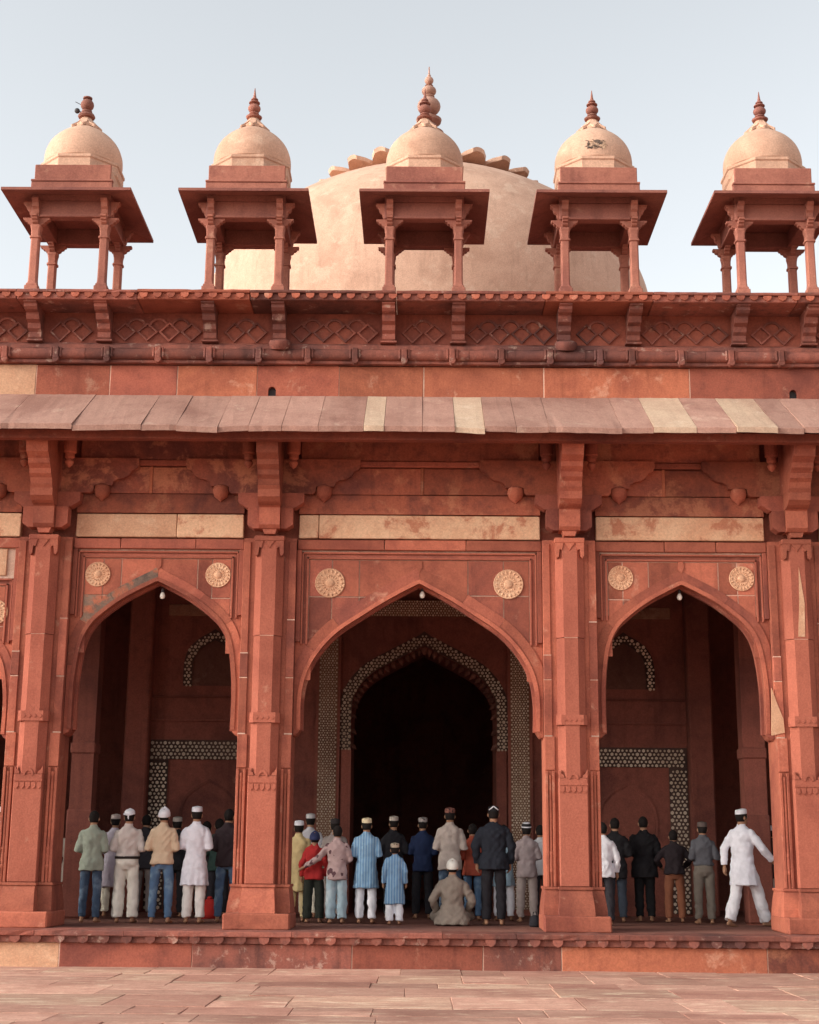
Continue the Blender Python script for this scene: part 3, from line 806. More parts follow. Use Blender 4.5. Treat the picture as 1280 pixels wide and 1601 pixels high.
def rect_band(x0, x1, z0, z1, y, step, mat='inlayd', rad=.40, im='inlayw'):
    b = Bk(MB().box(x0, x1, y - .012, y + .01, z0, z1), 'inlay_band', mat)
    f = hexfield((x0 + step * .45, x1 - step * .3, z0 + step * .4, z1 - step * .3), step, y - .017, y - .011, lambda x, z: True, rad)
    i = f.build('inlay_stones', M[im], b); i['kind'] = 'stuff'


arch_band(PXC, pcur, .22, YB - .02, .066)
zt = onY(660, 940, YB).z; zt0 = onY(660, 965, YB).z
for s in (-1, 1):
    a, b = sorted((PXC + s * 1.61, PXC + s * 1.96)); rect_band(a, b, FZ + .1, zt0 - .01, YB - .10, .05, 'fine', .33)
    Bk(MB().box(a - .05, b + .05, YB - .095, YB, FZ, zt0 + .0), 'portal_jamb', 'inner')
    c, d = sorted((PXC + s * 1.345, PXC + s * 1.53)); Bk(MB().box(c, d, YB - .06, YB, FZ, PC[0][1] - .02), 'portal_pier', 'inner')
rect_band(PXC - 1.96, PXC + 1.96, zt0, zt, YB - .10, .05, 'fine', .33)
bud = None
fr = offset_curve(pcur, .02)
for s in (-1, 1):
    for q in range(1, len(fr) - 1, 2):
        x, z = fr[q]
        m = MB().lathe([(.03, .10), (.03, .06), (.05, .02), (.046, -.02), (.02, -.055), (.004, -.09)], 0, 0, 8) if bud is None else None
        if bud is None: bud = Bk(m, 'lotus_bud', 'hallfloor', smooth='auto'); o = bud
        else: o = share(bud, back)
        o.location = (PXC + s * x * .985, YB + .16, z - .03); o.rotation_euler = (0, s * R(50) * min(1, x), 0)
# side bays of the back wall: inlaid door frame, arched niche above, ledges
for s in (-1, 1):
    xc = s * 3.85
    zo = onY(1000, 1169, YB).z if s > 0 else onY(330, 1157, YB).z
    zi = zo - .36
    rect_band(xc - 1.12, xc + 1.12, zi, zo, YB - .03, .078, rad=.36)
    for e in (-1, 1):
        a, b = sorted((xc + e * .78, xc + e * 1.12)); rect_band(a, b, FZ + .05, zi - .003, YB - .03, .078, rad=.36)
    # blind doorway recess outline inside the frame
    nc = spline([(.50, 1.9), (.50, 2.2), (.42, 2.5), (.22, 2.68), (0, 2.8)], 5)
    g = MB(); o2 = offset_curve(nc, -.05); o2[-1] = (0, 2.87)
    for e in (-1, 1): g.prism_xz([(xc + e * x, z) for x, z in nc + o2[::-1]], YB - .02, YB + .01)
    Bk(g, 'blind_arch', 'inner')
    zn = onY(1010, 1078, YB).z if s > 0 else onY(318, 1072, YB).z
    nc = spline([(.40, zn), (.40, zn + .35), (.34, zn + .60), (.18, zn + .76), (0, zn + .86)], 5)
    arch_band(xc, nc, .17, YB - .02, .07)
    g = MB(); g.prism_xz([(xc + x, z) for x, z in [(-.40, zn)] + [(-x, z) for x, z in nc] + [(x, z) for x, z in nc[::-1]]], YB - .008, YB + .01)
    Bk(g, 'niche_back', 'hallfloor')
    zz = onY(1000, 1098, YB).z
    for z0, z1, pr in ((zz + .02, zz + .06, .05), (zz - .42, zz - .38, .06)):
        Bk(MB().cbox(xc - 1.55, xc + 1.35, YB - pr, YB + .01, z0, z1, .01), 'wall_ledge', 'inner')
    Bk(MB().cbox(xc - .9, xc + .9, YB - .03, YB + .01, onY(1000, 968, YB).z, onY(1000, 950, YB).z, .01), 'carved_band', 'fine')
    a, b = sorted((s * 4.98, s * 5.42)); Bk(MB().cbox(a, b, YB - .30, YB + .1, FZ, 8.5, .03), 'pilaster', 'inner')
    # free-standing pier inside the hall
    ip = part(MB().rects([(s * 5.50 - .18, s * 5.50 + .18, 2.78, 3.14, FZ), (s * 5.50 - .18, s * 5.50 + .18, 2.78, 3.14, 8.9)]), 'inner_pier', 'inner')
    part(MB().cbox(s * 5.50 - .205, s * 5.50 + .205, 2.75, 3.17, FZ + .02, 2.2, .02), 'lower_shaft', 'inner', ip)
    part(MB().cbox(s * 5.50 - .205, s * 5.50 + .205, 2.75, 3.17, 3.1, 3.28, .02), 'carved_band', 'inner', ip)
# dark rooms beyond: side halls and domed chamber
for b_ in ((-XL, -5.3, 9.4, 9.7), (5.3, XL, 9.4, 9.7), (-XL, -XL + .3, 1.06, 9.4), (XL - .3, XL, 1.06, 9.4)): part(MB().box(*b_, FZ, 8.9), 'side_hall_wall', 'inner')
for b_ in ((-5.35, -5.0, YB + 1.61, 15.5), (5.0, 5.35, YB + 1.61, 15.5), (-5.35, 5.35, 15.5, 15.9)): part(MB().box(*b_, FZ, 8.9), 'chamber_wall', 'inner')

# ================================================================== bare bulbs hanging in the arches
for (p, q, lab) in ((254, 930, 'small white bulb hanging at the crown of the arch with the grey cement patch'),
                    (660, 929, 'small white bulb hanging at the crown of the wide middle arch'),
                    (1062, 932, 'small white bulb hanging in the arch where a man in white walks')):
    v = onY(p, q, .44)
    t = thing('hanging_bulb', lab, 'light bulb', v, group='bulbs hanging in the arches')
    m, tt, b = new_mat('bulb_glass') if 'bulb' not in M else (M['bulb'], None, None)
    if 'bulb' not in M:
        b.inputs['Base Color'].default_value = (.85, .80, .72, 1); b.inputs['Roughness'].default_value = .15; M['bulb'] = m
    MB().lathe([(.004, -.065), (.03, -.055), (.042, -.02), (.034, .01), (.02, .035), (.018, .04)], 0, 0, 14).build('glass', 'bulb', t, True)
    MB().lathe([(.022, .038), (.024, .045), (.024, .085), (.010, .095)], 0, 0, 12).build('socket', 'iron', t, 'auto')
    top = (5.53 if p != 660 else 5.52) - v.z + .03
    MB().lathe([(.006, .09), (.006, top)], 0, 0, 6).build('wire', 'iron', t)

# ================================================================== great dome behind the parapet
DC = Vector((.16, 14.0, 9.32))
dome = thing('dome', 'great pale plaster dome with lotus petals and a stacked ball finial rising behind the kiosks', 'dome', DC)
prof = [(r_ * 1.05, z_) for r_, z_ in [(5.30, 0), (5.30, 4.2), (5.40, 4.6), (5.42, 5.1), (5.36, 5.7), (5.22, 6.25), (4.95, 6.8), (4.52, 7.35), (3.95, 7.85), (3.25, 8.32), (2.45, 8.72), (1.6, 9.02), (.8, 9.22), (.3, 9.30)]]
pp = spline(prof[2:], 4)
MB().lathe(prof[:2] + pp, 0, 0, 96).build('shell', 'dome', dome, True)
pet = MB()
NP = 22
pl = [(0, 0), (.42, .03), (.50, .26), (.30, .47), (0, .60), (-.30, .47), (-.50, .26), (-.42, .03)]
# upturned lotus petal: a thick curved leaf lying on the crown and curling outwards
grid = []
for j in range(7):
    u = j / 6
    rad = 1.80 + 1.12 * u
    zz = 8.96 - .50 * u * u * .9 + .95 * max(0, u - .35) ** 1.5
    hw = .385 * (1 - .05 * u) * (1 if u < .6 else (1 - ((u - .6) / .4) ** 2 * .6))
    grid.append([(rad, q * hw, zz + .05 * (1 - q * q)) for q in (-1, -.5, 0, .5, 1)])
vs = [p for r in grid for p in r] + [(x - .03, yy, z - .10) for r in grid for x, yy, z in r]
fs = []
for j in range(6):
    for q in range(4):
        a = j * 5 + q; fs.append((a, a + 5, a + 6, a + 1)); fs.append((a + 35, a + 36, a + 41, a + 40))
for q in range(4):
    fs.append((q, q + 1, q + 36, q + 35)); a = 30 + q; fs.append((a, a + 35, a + 36, a + 1))
for j in range(6):
    a = j * 5; fs.append((a, a + 35, a + 40, a + 5)); a = j * 5 + 4; fs.append((a, a + 5, a + 40, a + 35))
pet.add(vs, fs)
po = pet.build('lotus_petal', 'dome', dome, 'auto')
for i in range(1, NP): share(po, dome, (0, 0, 0), 2 * math.pi * i / NP)
fin = MB().lathe([(1.0, 9.15), (1.05, 9.30), (.85, 9.45), (.6, 9.6), (.50, 9.9), (.40, 10.1), (.46, 10.15), (.46, 10.24), (.28, 10.3)], 0, 0, 28).build('finial_base', 'finial', dome, 'auto')
zb_ = [onY(673, p, 14).z - DC.z for p in (205, 168, 158, 133, 131, 113, 105)]
zf = lambda p: onY(673, p, 14).z - DC.z


def ball(r, zc, n=9, sq=1.0):
    return [(r * math.cos(t), zc + r * sq * math.sin(t)) for t in [R(-70 + 140 * i / (n - 1)) for i in range(n)]]


MB().lathe([(.36, zf(214)), (.40, zf(209)), (.26, zf(205)), (.20, zf(196)), (.32, zf(192)), (.34, zf(188)), (.18, zf(184))] + ball(.31, zf(167), sq=.82) + [(.12, zf(153)), (.15, zf(152)), (.14, zf(151))] + ball(.195, zf(143), sq=.72) + [(.09, zf(135)), (.11, zf(134.5)), (.09, zf(134))], 0, 0, 28).build('finial_balls', M['ballpale'], dome, 'auto')
MB().lathe([(.07, zf(134))] + ball(.12, zf(126.5), sq=.95) + [(.05, zf(119)), (.024, zf(116)), (.014, zf(105))], 0, 0, 16).build('finial_tip', M['ballpale'], dome, 'auto')

# ================================================================== rooftop kiosks
def kiosk_meshes():
    K = {}
    # column: base, square shaft with chamfers, ring, capital
    m = MB().cbox(-.105, .105, -.105, .105, 0, .09, .01).cbox(-.085, .085, -.085, .085, .09, .13, .008)
    w = .066
    def o8(w, z, c=.02): return [(-w + c, -w, z), (w - c, -w, z), (w, -w + c, z), (w, w - c, z), (w - c, w, z), (-w + c, w, z), (-w, w - c, z), (-w, -w + c, z)]
    m.rings([o8(.075, .13), o8(.07, .16), o8(w, .2), o8(.064, .86), o8(.064, .88), o8(.082, .885), o8(.082, .915), o8(.066, .92), o8(.068, 1.0), o8(.076, 1.05), o8(.08, 1.06), o8(.08, 1.10)])
    K['column'] = m.mesh('column')
    # cross-shaped bracket on the column: scrolled arms in both directions
    b = MB()
    arm = [(0, 1.10), (.085, 1.105), (.12, 1.125), (.13, 1.15), (.165, 1.16), (.175, 1.185), (.205, 1.195), (.21, 1.225), (0, 1.225)]
    for s in (-1, 1):
        b.prism_xz([(s * x, z) for x, z in arm], -.045, .045)
        b.prism_yz([(s * x, z + .001) for x, z in arm], -.042, .042)
    K['bracket'] = b.mesh('bracket')
    f = MB().prism_yz([(.07, 1.225), (-.07, 1.225), (-.09, 1.26), (-.11, 1.28), (-.12, 1.34), (-.16, 1.37), (-.175, 1.43), (-.215, 1.46), (-.22, 1.49), (.07, 1.49)], -.05, .05)
    K['eave_bracket'] = f.mesh('eave_bracket')
    be = MB().cbox(-.62, .62, -.07, .07, 1.226, 1.50, .008).cbox(-.5, .5, -.085, .085, 1.228, 1.27, .006)
    K['beam'] = be.mesh('beam')
    return K


KM = kiosk_meshes()
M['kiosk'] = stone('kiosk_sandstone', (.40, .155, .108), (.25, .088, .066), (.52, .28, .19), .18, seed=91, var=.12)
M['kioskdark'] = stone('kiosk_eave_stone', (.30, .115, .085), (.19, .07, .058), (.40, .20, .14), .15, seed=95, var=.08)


def kiosk_finial(kind):
    base = MB().lathe([(.20, 2.98), (.21, 3.05), (.16, 3.11), (.105, 3.17), (.075, 3.24)], 0, 0, 20)
    for i in range(8):      # draped lotus leaves on the crown
        a = 2 * math.pi * i / 8
        vs = []
        for u, hw, zz in ((.06, .03, 3.235), (.12, .05, 3.15), (.19, .055, 3.075), (.265, .012, 3.02)):
            for q in (-1, 1):
                x, yy = u, q * hw
                vs.append((x * math.cos(a) - yy * math.sin(a), x * math.sin(a) + yy * math.cos(a), zz + .012))
        vs2 = [(x, yy, z - .05) for x, yy, z in vs]
        base.add(vs + vs2, [(0, 2, 3, 1), (2, 4, 5, 3), (4, 6, 7, 5), (0, 8, 10, 2), (2, 10, 12, 4), (4, 12, 14, 6), (1, 3, 11, 9), (3, 5, 13, 11), (5, 7, 15, 13), (6, 14, 15, 7)])
    if kind == 'stub':
        top = MB().lathe([(.07, 3.22), (.125, 3.235), (.14, 3.26), (.12, 3.30), (.06, 3.31), (.085, 3.33), (.085, 3.36), (.05, 3.37)] + ball(.108, 3.47, sq=.95) + [(.06, 3.575), (.075, 3.58), (.075, 3.60), (.03, 3.605)], 0, 0, 24)
    else:
        s = {'tall': 1.0, 'mid': .97, 'short': .95, 'main': 1.0}[kind]
        top = MB().lathe([(r * 1.15, 3.225 + (z - 3.19) * s * .93) for r, z in [(.07, 3.19), (.105, 3.21), (.115, 3.235), (.08, 3.255), (.05, 3.27), (.07, 3.29), (.07, 3.305), (.045, 3.315)] + ball(.09, 3.40, sq=.95) + [(.04, 3.487), (.078, 3.50), (.078, 3.515), (.05, 3.53), (.035, 3.55), (.052, 3.565), (.05, 3.58), (.028, 3.60), (.018, 3.66), (.012, 3.72), (.004, 3.80)]], 0, 0, 20)
    return base, top


for i, (cxk, kind, lab) in enumerate(((CH[0], 'stub', 'domed rooftop kiosk whose finial ends in a blunt ball with a bent metal rod'),
                                     (CH[1], 'tall', 'domed rooftop kiosk with tall dark finial, between the blunt-finial kiosk and the great dome centre'),
                                     (CH[2], 'main', 'domed rooftop kiosk directly in front of the great dome and its big finial'),
                                     (CH[3], 'mid', 'domed rooftop kiosk with a blackened square patch on the front of its dome'),
                                     (CH[4], 'short', 'domed rooftop kiosk with slim pinkish finial standing clear of the great dome'))):
    zroof = 9.922
    t = thing('rooftop_kiosk', lab, 'kiosk', (cxk, .24, zroof), group='domed kiosks along the roof parapet')
    A = lambda mb, n, mt, par=None, sm=False: mb.build(n, mt, par or t, sm)
    for sx in (-1, 1):
        for sy in (-1, 1):
            c = obj('column', KM['column'], 'kiosk', t, False, (sx * .535, sy * .535, 0))
            obj('bracket', KM['bracket'], 'kiosk', c)
            obj('eave_bracket', KM['eave_bracket'], 'kiosk', c, rz=0 if sy < 0 else math.pi)
            e = obj('eave_bracket', KM['eave_bracket'], 'kiosk', c, rz=-sx * math.pi / -2)
    for q in range(4):
        a = q * math.pi / 2
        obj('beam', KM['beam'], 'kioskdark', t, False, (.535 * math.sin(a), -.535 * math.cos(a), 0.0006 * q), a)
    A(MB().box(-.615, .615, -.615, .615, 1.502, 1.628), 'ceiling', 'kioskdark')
    # eave: four sloping slabs
    for q in range(4):
        a = q * math.pi / 2; ca, sa = math.cos(a), math.sin(a)
        O, I_, zo, zi, th = 1.0, .60, 1.50, 1.60, .045
        g = .004
        pts = [(-O + g, -O, zo), (O - g, -O, zo), (I_ - g, -I_, zi), (-I_ + g, -I_, zi)]
        vs = [(x * ca - yy * sa, x * sa + yy * ca, z) for x, yy, z in pts]
        vs += [(x, yy, z + th) for x, yy, z in vs]
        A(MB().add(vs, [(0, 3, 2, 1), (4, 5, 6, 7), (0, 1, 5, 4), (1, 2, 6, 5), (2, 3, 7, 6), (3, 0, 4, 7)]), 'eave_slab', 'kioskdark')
    A(MB().rects([(-.585, .585, -.585, .585, 1.63), (-.585, .585, -.56, .585, 2.06)]), 'neck', 'domeS')
    for s in (-1, 1):
        y0, y1 = sorted((s * .64, s * .588))
        fm = MB().cbox(-.60, .60, y0, y1, 1.66, 2.10, .01, .004).cbox(-.635, .635, min(y0, y0 - .03 * (s < 0)), max(y1, y1 + .03 * (s > 0)), 1.66, 1.80, .01).cbox(-.64, .64, min(y0, y0 - .045 * (s < 0)), max(y1, y1 + .045 * (s > 0)), 1.80, 1.835, .008)
        A(fm, 'facing_slab', 'kiosk')
    # octagonal drum and dome shell
    o8 = lambda r, z: [(r * math.cos(R(22.5 + 45 * q)), r * math.sin(R(22.5 + 45 * q)), z) for q in range(8)]
    A(MB().rings([o8(.63, 2.061), o8(.655, 2.10), o8(.655, 2.24), o8(.675, 2.26), o8(.675, 2.30), o8(.62, 2.33)]), 'drum', 'domeS')
    dpf = spline([(.615, 2.31), (.622, 2.44), (.603, 2.57), (.545, 2.71), (.445, 2.835), (.315, 2.94), (.185, 3.02), (.06, 3.08)], 4)
    d = A(MB().lathe(dpf, 0, 0, 48), 'dome_shell', 'domeS', None, True)
    if kind == 'mid':
        # blackened patch of lost plaster
        def rad_at(z):
            for (r0, z0), (r1, z1) in zip(dpf[:-1], dpf[1:]):
                if z0 <= z <= z1: return r0 + (r1 - r0) * (z - z0) / (z1 - z0)
            return .6
        nu, nv = 12, 8; vs = []; fs = []
        for j in range(nv + 1):
            for i2 in range(nu + 1):
                z = 2.43 + .15 * j / nv; a = -1.5708 + (-.27 + .48 * i2 / nu) + .045 * math.sin(j * 2.1) + .03 * math.sin(j * 5.3 + i2)
                z += .014 * math.sin(i2 * 1.9) + .008 * math.sin(i2 * 4.7 + j)
                rr = rad_at(z) + .004
                vs.append((rr * math.cos(a), rr * math.sin(a), z))
        for j in range(nv):
            for i2 in range(nu):
                k0 = j * (nu + 1) + i2; fs.append((k0, k0 + 1, k0 + nu + 2, k0 + nu + 1))
        A(MB().add(vs, fs), 'lost_plaster_patch', 'soot', d, True)
    b, tp_ = kiosk_finial(kind)
    fb = A(b, 'finial_base', 'domeS', None, 'auto')
    A(tp_, 'finial', 'finial', None, 'auto')
    if kind == 'stub':
        A(MB().tube([((0, 0, 3.33), .009), ((-.10, 0, 3.35), .009), ((-.15, 0, 3.36), .009)], 6).lathe(ball(.045, 3.37), -.16, 0, 10), 'bent_rod', 'iron', None, True)
        A(MB().tube([((-.05, 0, 3.45), .006), ((-.20, .02, 3.54), .006)], 6), 'metal_rod', 'iron')

# ================================================================== PEOPLE
def fabric(name, col, pattern=None, col2=None):
    m, t, b = new_mat(name)
    tc = nd(t, 'ShaderNodeTexCoord')
    n1 = nd(t, 'ShaderNodeTexNoise'); n1.inputs['Scale'].default_value = 9; n1.inputs['Detail'].default_value = 6
    t.links.new(tc.outputs['Object'], n1.inputs['Vector'])
    c = mixc(t, ramp(t, n1.outputs['Fac'], .35, .7), tuple(x * 1.03 for x in col), tuple(x * .89 for x in col))
    if pattern == 'stripe':
        wv = nd(t, 'ShaderNodeTexWave'); wv.bands_direction = 'X'; wv.inputs['Scale'].default_value = 7.5; wv.inputs['Distortion'].default_value = .8
        wv.inputs['Detail'].default_value = 2
        t.links.new(tc.outputs['Object'], wv.inputs['Vector']); c = mixc(t, ramp(t, wv.outputs['Fac'], .62, .85), c, col2)
    if pattern in ('spots', 'print'):
        v = nd(t, 'ShaderNodeTexVoronoi'); v.inputs['Scale'].default_value = 8.5 if pattern == 'spots' else 22
        n2 = nd(t, 'ShaderNodeTexNoise'); n2.inputs['Scale'].default_value = 22
        t.links.new(tc.outputs['Object'], n2.inputs['Vector'])
        mm = nd(t, 'ShaderNodeMath', operation='MULTIPLY_ADD'); mm.inputs[1].default_value = .5; t.links.new(n2.outputs['Fac'], mm.inputs[0]); t.links.new(v.outputs['Distance'], mm.inputs[2])
        t.links.new(tc.outputs['Object'], v.inputs['Vector'])
        iv = nd(t, 'ShaderNodeMath', operation='SUBTRACT'); iv.inputs[0].default_value = 1.0; t.links.new(mm.outputs[0], iv.inputs[1])
        c = mixc(t, ramp(t, iv.outputs[0], .40, .45), c, col2)
    if pattern == 'denim':
        n2 = nd(t, 'ShaderNodeTexNoise'); n2.inputs['Scale'].default_value = 4.5; n2.inputs['Detail'].default_value = 3
        t.links.new(tc.outputs['Object'], n2.inputs['Vector']); c = mixc(t, ramp(t, n2.outputs['Fac'], .5, .72), c, col2)
    if pattern == 'check':
        ck = nd(t, 'ShaderNodeTexChecker'); ck.inputs['Scale'].default_value = 22; t.links.new(tc.outputs['Object'], ck.inputs['Vector'])
        ck.inputs['Color1'].default_value = (*col, 1); ck.inputs['Color2'].default_value = (*col2, 1); c = mixc(t, .7, c, ck.outputs['Color'])
    t.links.new(c, b.inputs['Base Color'])
    b.inputs['Roughness'].default_value = .9; b.inputs['Specular IOR Level'].default_value = .15
    n3 = nd(t, 'ShaderNodeTexNoise'); n3.inputs['Scale'].default_value = 17; n3.inputs['Detail'].default_value = 5
    t.links.new(tc.outputs['Object'], n3.inputs['Vector'])
    bp = nd(t, 'ShaderNodeBump'); bp.inputs['Strength'].default_value = .55; bp.inputs['Distance'].default_value = .014
    t.links.new(n3.outputs['Fac'], bp.inputs['Height']); t.links.new(bp.outputs[0], b.inputs['Normal'])
    return m


SK = {}
for i, c in enumerate(((.36, .19, .115), (.26, .13, .08), (.44, .25, .16))):
    SK[i] = fabric('skin_%s' % 'abc'[i], c); SK[i].node_tree.nodes['Principled BSDF'].inputs['Roughness'].default_value = .55
HAIR = fabric('black_hair', (.018, .014, .013))
FAB = {}


def fab(c, pat=None, c2=None):
    k = (c, pat, c2)
    if k not in FAB: FAB[k] = fabric('cloth', c, pat, c2)
    return FAB[k]


def ering(z, rx, ry, cx=0, cy=0, n=20, e=2.3):
    out = []
    for i in range(n):
        a = 2 * math.pi * i / n; c, s = math.cos(a), math.sin(a)
        out.append((cx + rx * math.copysign(abs(c) ** (2 / e), c), cy + ry * math.copysign(abs(s) ** (2 / e), s), z))
    return out


JOBS = []       # (raw MB, voxel, name, material, parent, fold amount, fold kind, seed)


def job(mb, vox, name, mat, parent, amp=0, kind='shirt', seed=0): JOBS.append((mb, vox, name, mat, parent, amp, kind, seed))


def hand(mb, wr, dirv, side, s, curl=.5):
    """palm with four unequal bent fingers and a thumb leaving its side"""
    d = Vector(dirv).normalized(); up = Vector((0, 1, 0)) if abs(d.y) < .8 else Vector((0, 0, -1))
    a = (up - d * up.dot(d)).normalized(); b = d.cross(a)       # a: towards the front of the body, b: palm normal
    wr = Vector(wr)
    mb.tube([(wr - d * .03 * s, .024 * s), (wr + d * .03 * s, .030 * s), (wr + d * .075 * s, .033 * s)], 8)
    mb.tube([(wr + d * .04 * s + a * .018 * s, .018 * s), (wr + d * .085 * s + a * .024 * s, .017 * s)], 8)
    nrm = b * side * -1
    for i, L in enumerate((.068, .078, .073, .056)):
        o = wr + d * .085 * s + a * ((.030 - i * .020) * s)
        k1 = o + (d + nrm * curl * .3).normalized() * L * .5 * s; k2 = k1 + (d * (1 - curl) + nrm * curl).normalized() * L * .5 * s
        mb.tube([(o, .0105 * s), (k1, .0098 * s), (k2, .0085 * s)], 6)
    o = wr + d * .025 * s + a * .030 * s
    mb.tube([(o, .0125 * s), (o + (a * .75 + d * .65) * .035 * s, .0115 * s), (o + (a * .55 + d * 1.2) * .052 * s, .0095 * s)], 6)


ARM = {'fold': ((.222, -.05, 1.115), (.10, .19, 1.12)), 'side': ((.235, -.03, 1.12), (.245, .05, .875)), 'wide': ((.30, .03, 1.15), (.22, .22, 1.02))}


def person(label, px, fy, hy, top, bottom, hat, cat='man', yaw=0.0, pose='fold', Y=None, skin=0, hair=True, vox=.0125, belt=None, barefoot=True, wide=1.0, shoe=None, arms=None, head_turn=0.0, group='people praying in the hall', extra=None, shirt_hem=None):
    """px, fy: feet in the photo; hy: top of the head; top=(kind, material), bottom=(kind, material)"""
    if fy is None: g = onY(px, 1430, Y); g.z = FZ
    else: g = onZ(px, fy, FZ)
    if Y is not None and fy is not None: g = onY(px, fy, Y); g.z = FZ
    h = onY(px, hy, g.y).z - FZ
    seated = pose == 'seated'
    H = h if not seated else 1.72
    s = H / 1.72
    hsz = (1 / s) ** .45 if s < .95 else 1.0          # children: larger head for their height
    t = thing('person', label, cat, (g.x, g.y, FZ + .004), yaw, group)
    seed = len(JOBS) * 3.7
    V = lambda x, y, z: Vector((x * s, y * s, z * s))
    ws = wide
    leg = {}
    dz = 0.0
    if pose == 'walk':
        leg = {-1: [(-.085, -.02, .88), (-.09, -.07, .48), (-.09, -.24, .09)], 1: [(.085, .03, .88), (.09, .22, .51), (.09, .38, .08)]}
    elif seated:
        dz = -.755
        leg = {-1: [(-.09, .0, .14), (-.27, .27, .13), (.02, .36, .07)], 1: [(.09, .0, .14), (.27, .27, .13), (-.02, .40, .07)]}
    else:
        sp = RNG.uniform(.095, .125)
        leg = {q: [(q * .09, 0, .88), (q * (sp - .005), .012, .48), (q * sp, -.015, .085)] for q in (-1, 1)}
    Z = lambda z: z + dz
    # ---------------- body
    B = MB()
    B.rings([ering(Z(z) * s, rx * s * ws, ry * s * ws, 0, cy * s) for z, rx, ry, cy in ((.84, .11, .08, 0), (.92, .13, .09, 0), (1.05, .125, .085, .005), (1.2, .135, .09, .005), (1.32, .135, .08, .004), (1.38, .115, .065, 0), (1.43, .07, .05, 0))])
    hz = 1.72 - .118 * hsz + dz
    hd = lambda x, y, z: Vector((x * s * hsz, (y + .018) * s * hsz, hz * s + z * s * hsz))
    rt = Matrix.Rotation(head_turn, 3, 'Z')
    hv = lambda x, y, z: tuple(rt @ Vector((hd(x, y, z).x, hd(x, y, z).y, 0)) + Vector((0, 0, hd(x, y, z).z)))
    k = s * hsz
    B.tube([(V(0, -.005, Z(1.40)), .062 * s), (V(0, .0, hz - .06), .056 * s)], 12)
    B.ell(hv(0, -.012, .022), (.074 * k, .092 * k, .094 * k)); B.ell(hv(0, .02, -.04), (.062 * k, .068 * k, .075 * k))
    B.ell(hv(0, .052, -.092), (.030 * k, .028 * k, .024 * k)); B.ell(hv(0, .092, -.02), (.014 * k, .020 * k, .026 * k))
    B.ell(hv(0, .070, .018), (.052 * k, .018 * k, .014 * k)); B.ell(hv(0, .080, -.060), (.026 * k, .012 * k, .012 * k))
    for q in (-1, 1):
        B.ell(hv(q * .079, -.008, -.012), (.013 * k, .022 * k, .034 * k))
    A = arms or ({-1: ARM[pose], 1: ARM[pose]} if pose in ARM else None)
    if A is None:
        A = {-1: ARM['side'], 1: ARM['side']}
        if pose == 'walk': A = {-1: ((.265, -.07, 1.13), (.285, -.08, .88)), 1: ((.275, .10, 1.14), (.32, .30, .97))}
        if seated: A = {q: ((.30, .0, 1.12), (.22, .22, .92)) for q in (-1, 1)}
    SL = {}
    for q in (-1, 1):
        e, w_ = A[q]
        e = (abs(e[0]) * q, e[1], Z(e[2])); w_ = ((abs(w_[0]) * q) if pose != 'reach' else w_[0] * q, w_[1], Z(w_[2]))
        sh = V(q * .150 * ws, -.005, Z(1.365)); E = V(e[0] * ws, e[1], e[2]); Wp = V(w_[0], w_[1], w_[2])
        SL[q] = (sh, E, Wp)
        B.tube([(sh + V(-q * .015, .004, -.02), .036 * s), (E, .034 * s), (Wp, .026 * s)], 10)
        hand(B, Wp, Wp - E, q, s * .95, .55)
        L = [V(*p) for p in leg[q]]
        B.tube([(L[0], .075 * s), (L[1], .052 * s), (L[2], .036 * s)], 10)
        fd = Vector((q * .18, 1, 0)).normalized() if not seated else Vector((-q, .3, 0)).normalized()
        ft = L[2].copy()
        toe_dz = 0
        if pose == 'walk' and q == -1: toe_dz = -.035
        bz = (ft.z - .045 * s) if not seated else ft.z
        if pose == 'walk' and q == 1: bz = .03 * s
        if not seated and pose != 'walk': bz = .032 * s
        B.tube([(Vector((ft.x, ft.y - .045 * s, bz + .006)), .032 * s), (Vector((ft.x, ft.y, bz)) + fd * .07 * s + Vector((0, 0, toe_dz * s * .6)), .034 * s), (Vector((ft.x, ft.y, bz - .006 * s)) + fd * .165 * s + Vector((0, 0, toe_dz * s)), .024 * s)], 8)
        for i in range(5):
            tx_ = Vector((ft.x, ft.y, bz - .012 * s + toe_dz * s)) + fd * (.175 - i * .007) * s + Vector((fd.y, -fd.x, 0)) * (-q) * ((i - 1.6) * -.015 * s)
            B.ell(tx_, (.010 * s, .014 * s, .010 * s), 6, 5)
    job(B, max(.0105, vox * .95), 'body', SK[skin], t)
    # ---------------- trousers
    bk, bm = bottom
    T = MB()
    if seated:
        T.rings([ering(z * s, rx * s, ry * s, 0, cy * s) for z, rx, ry, cy in ((.02, .17, .14, 0), (.10, .185, .15, 0), (.22, .165, .125, 0))])
        for q in (-1, 1):
            L = [V(*p) for p in leg[q]]; T.tube([(L[0], .105 * s), (L[1], .09 * s), (L[2], .062 * s)], 10)
    else:
        kr, ar, tr = {'slim': (.066, .055, .092), 'regular': (.078, .066, .10), 'loose': (.09, .086, .105), 'narrow': (.072, .05, .10)}[bk]
        hp = 1.0 if top[0] == 'tucked' else .80
        T.rings([ering(z * s, rx * s * ws * hp, ry * s * ws * hp, 0, cy * s) for z, rx, ry, cy in ((.80, .13, .095, -.005), (.88, .168, .128, -.012), (.95, .165, .125, -.01), (1.03 if hp == 1 else .98, .152, .108, 0))])
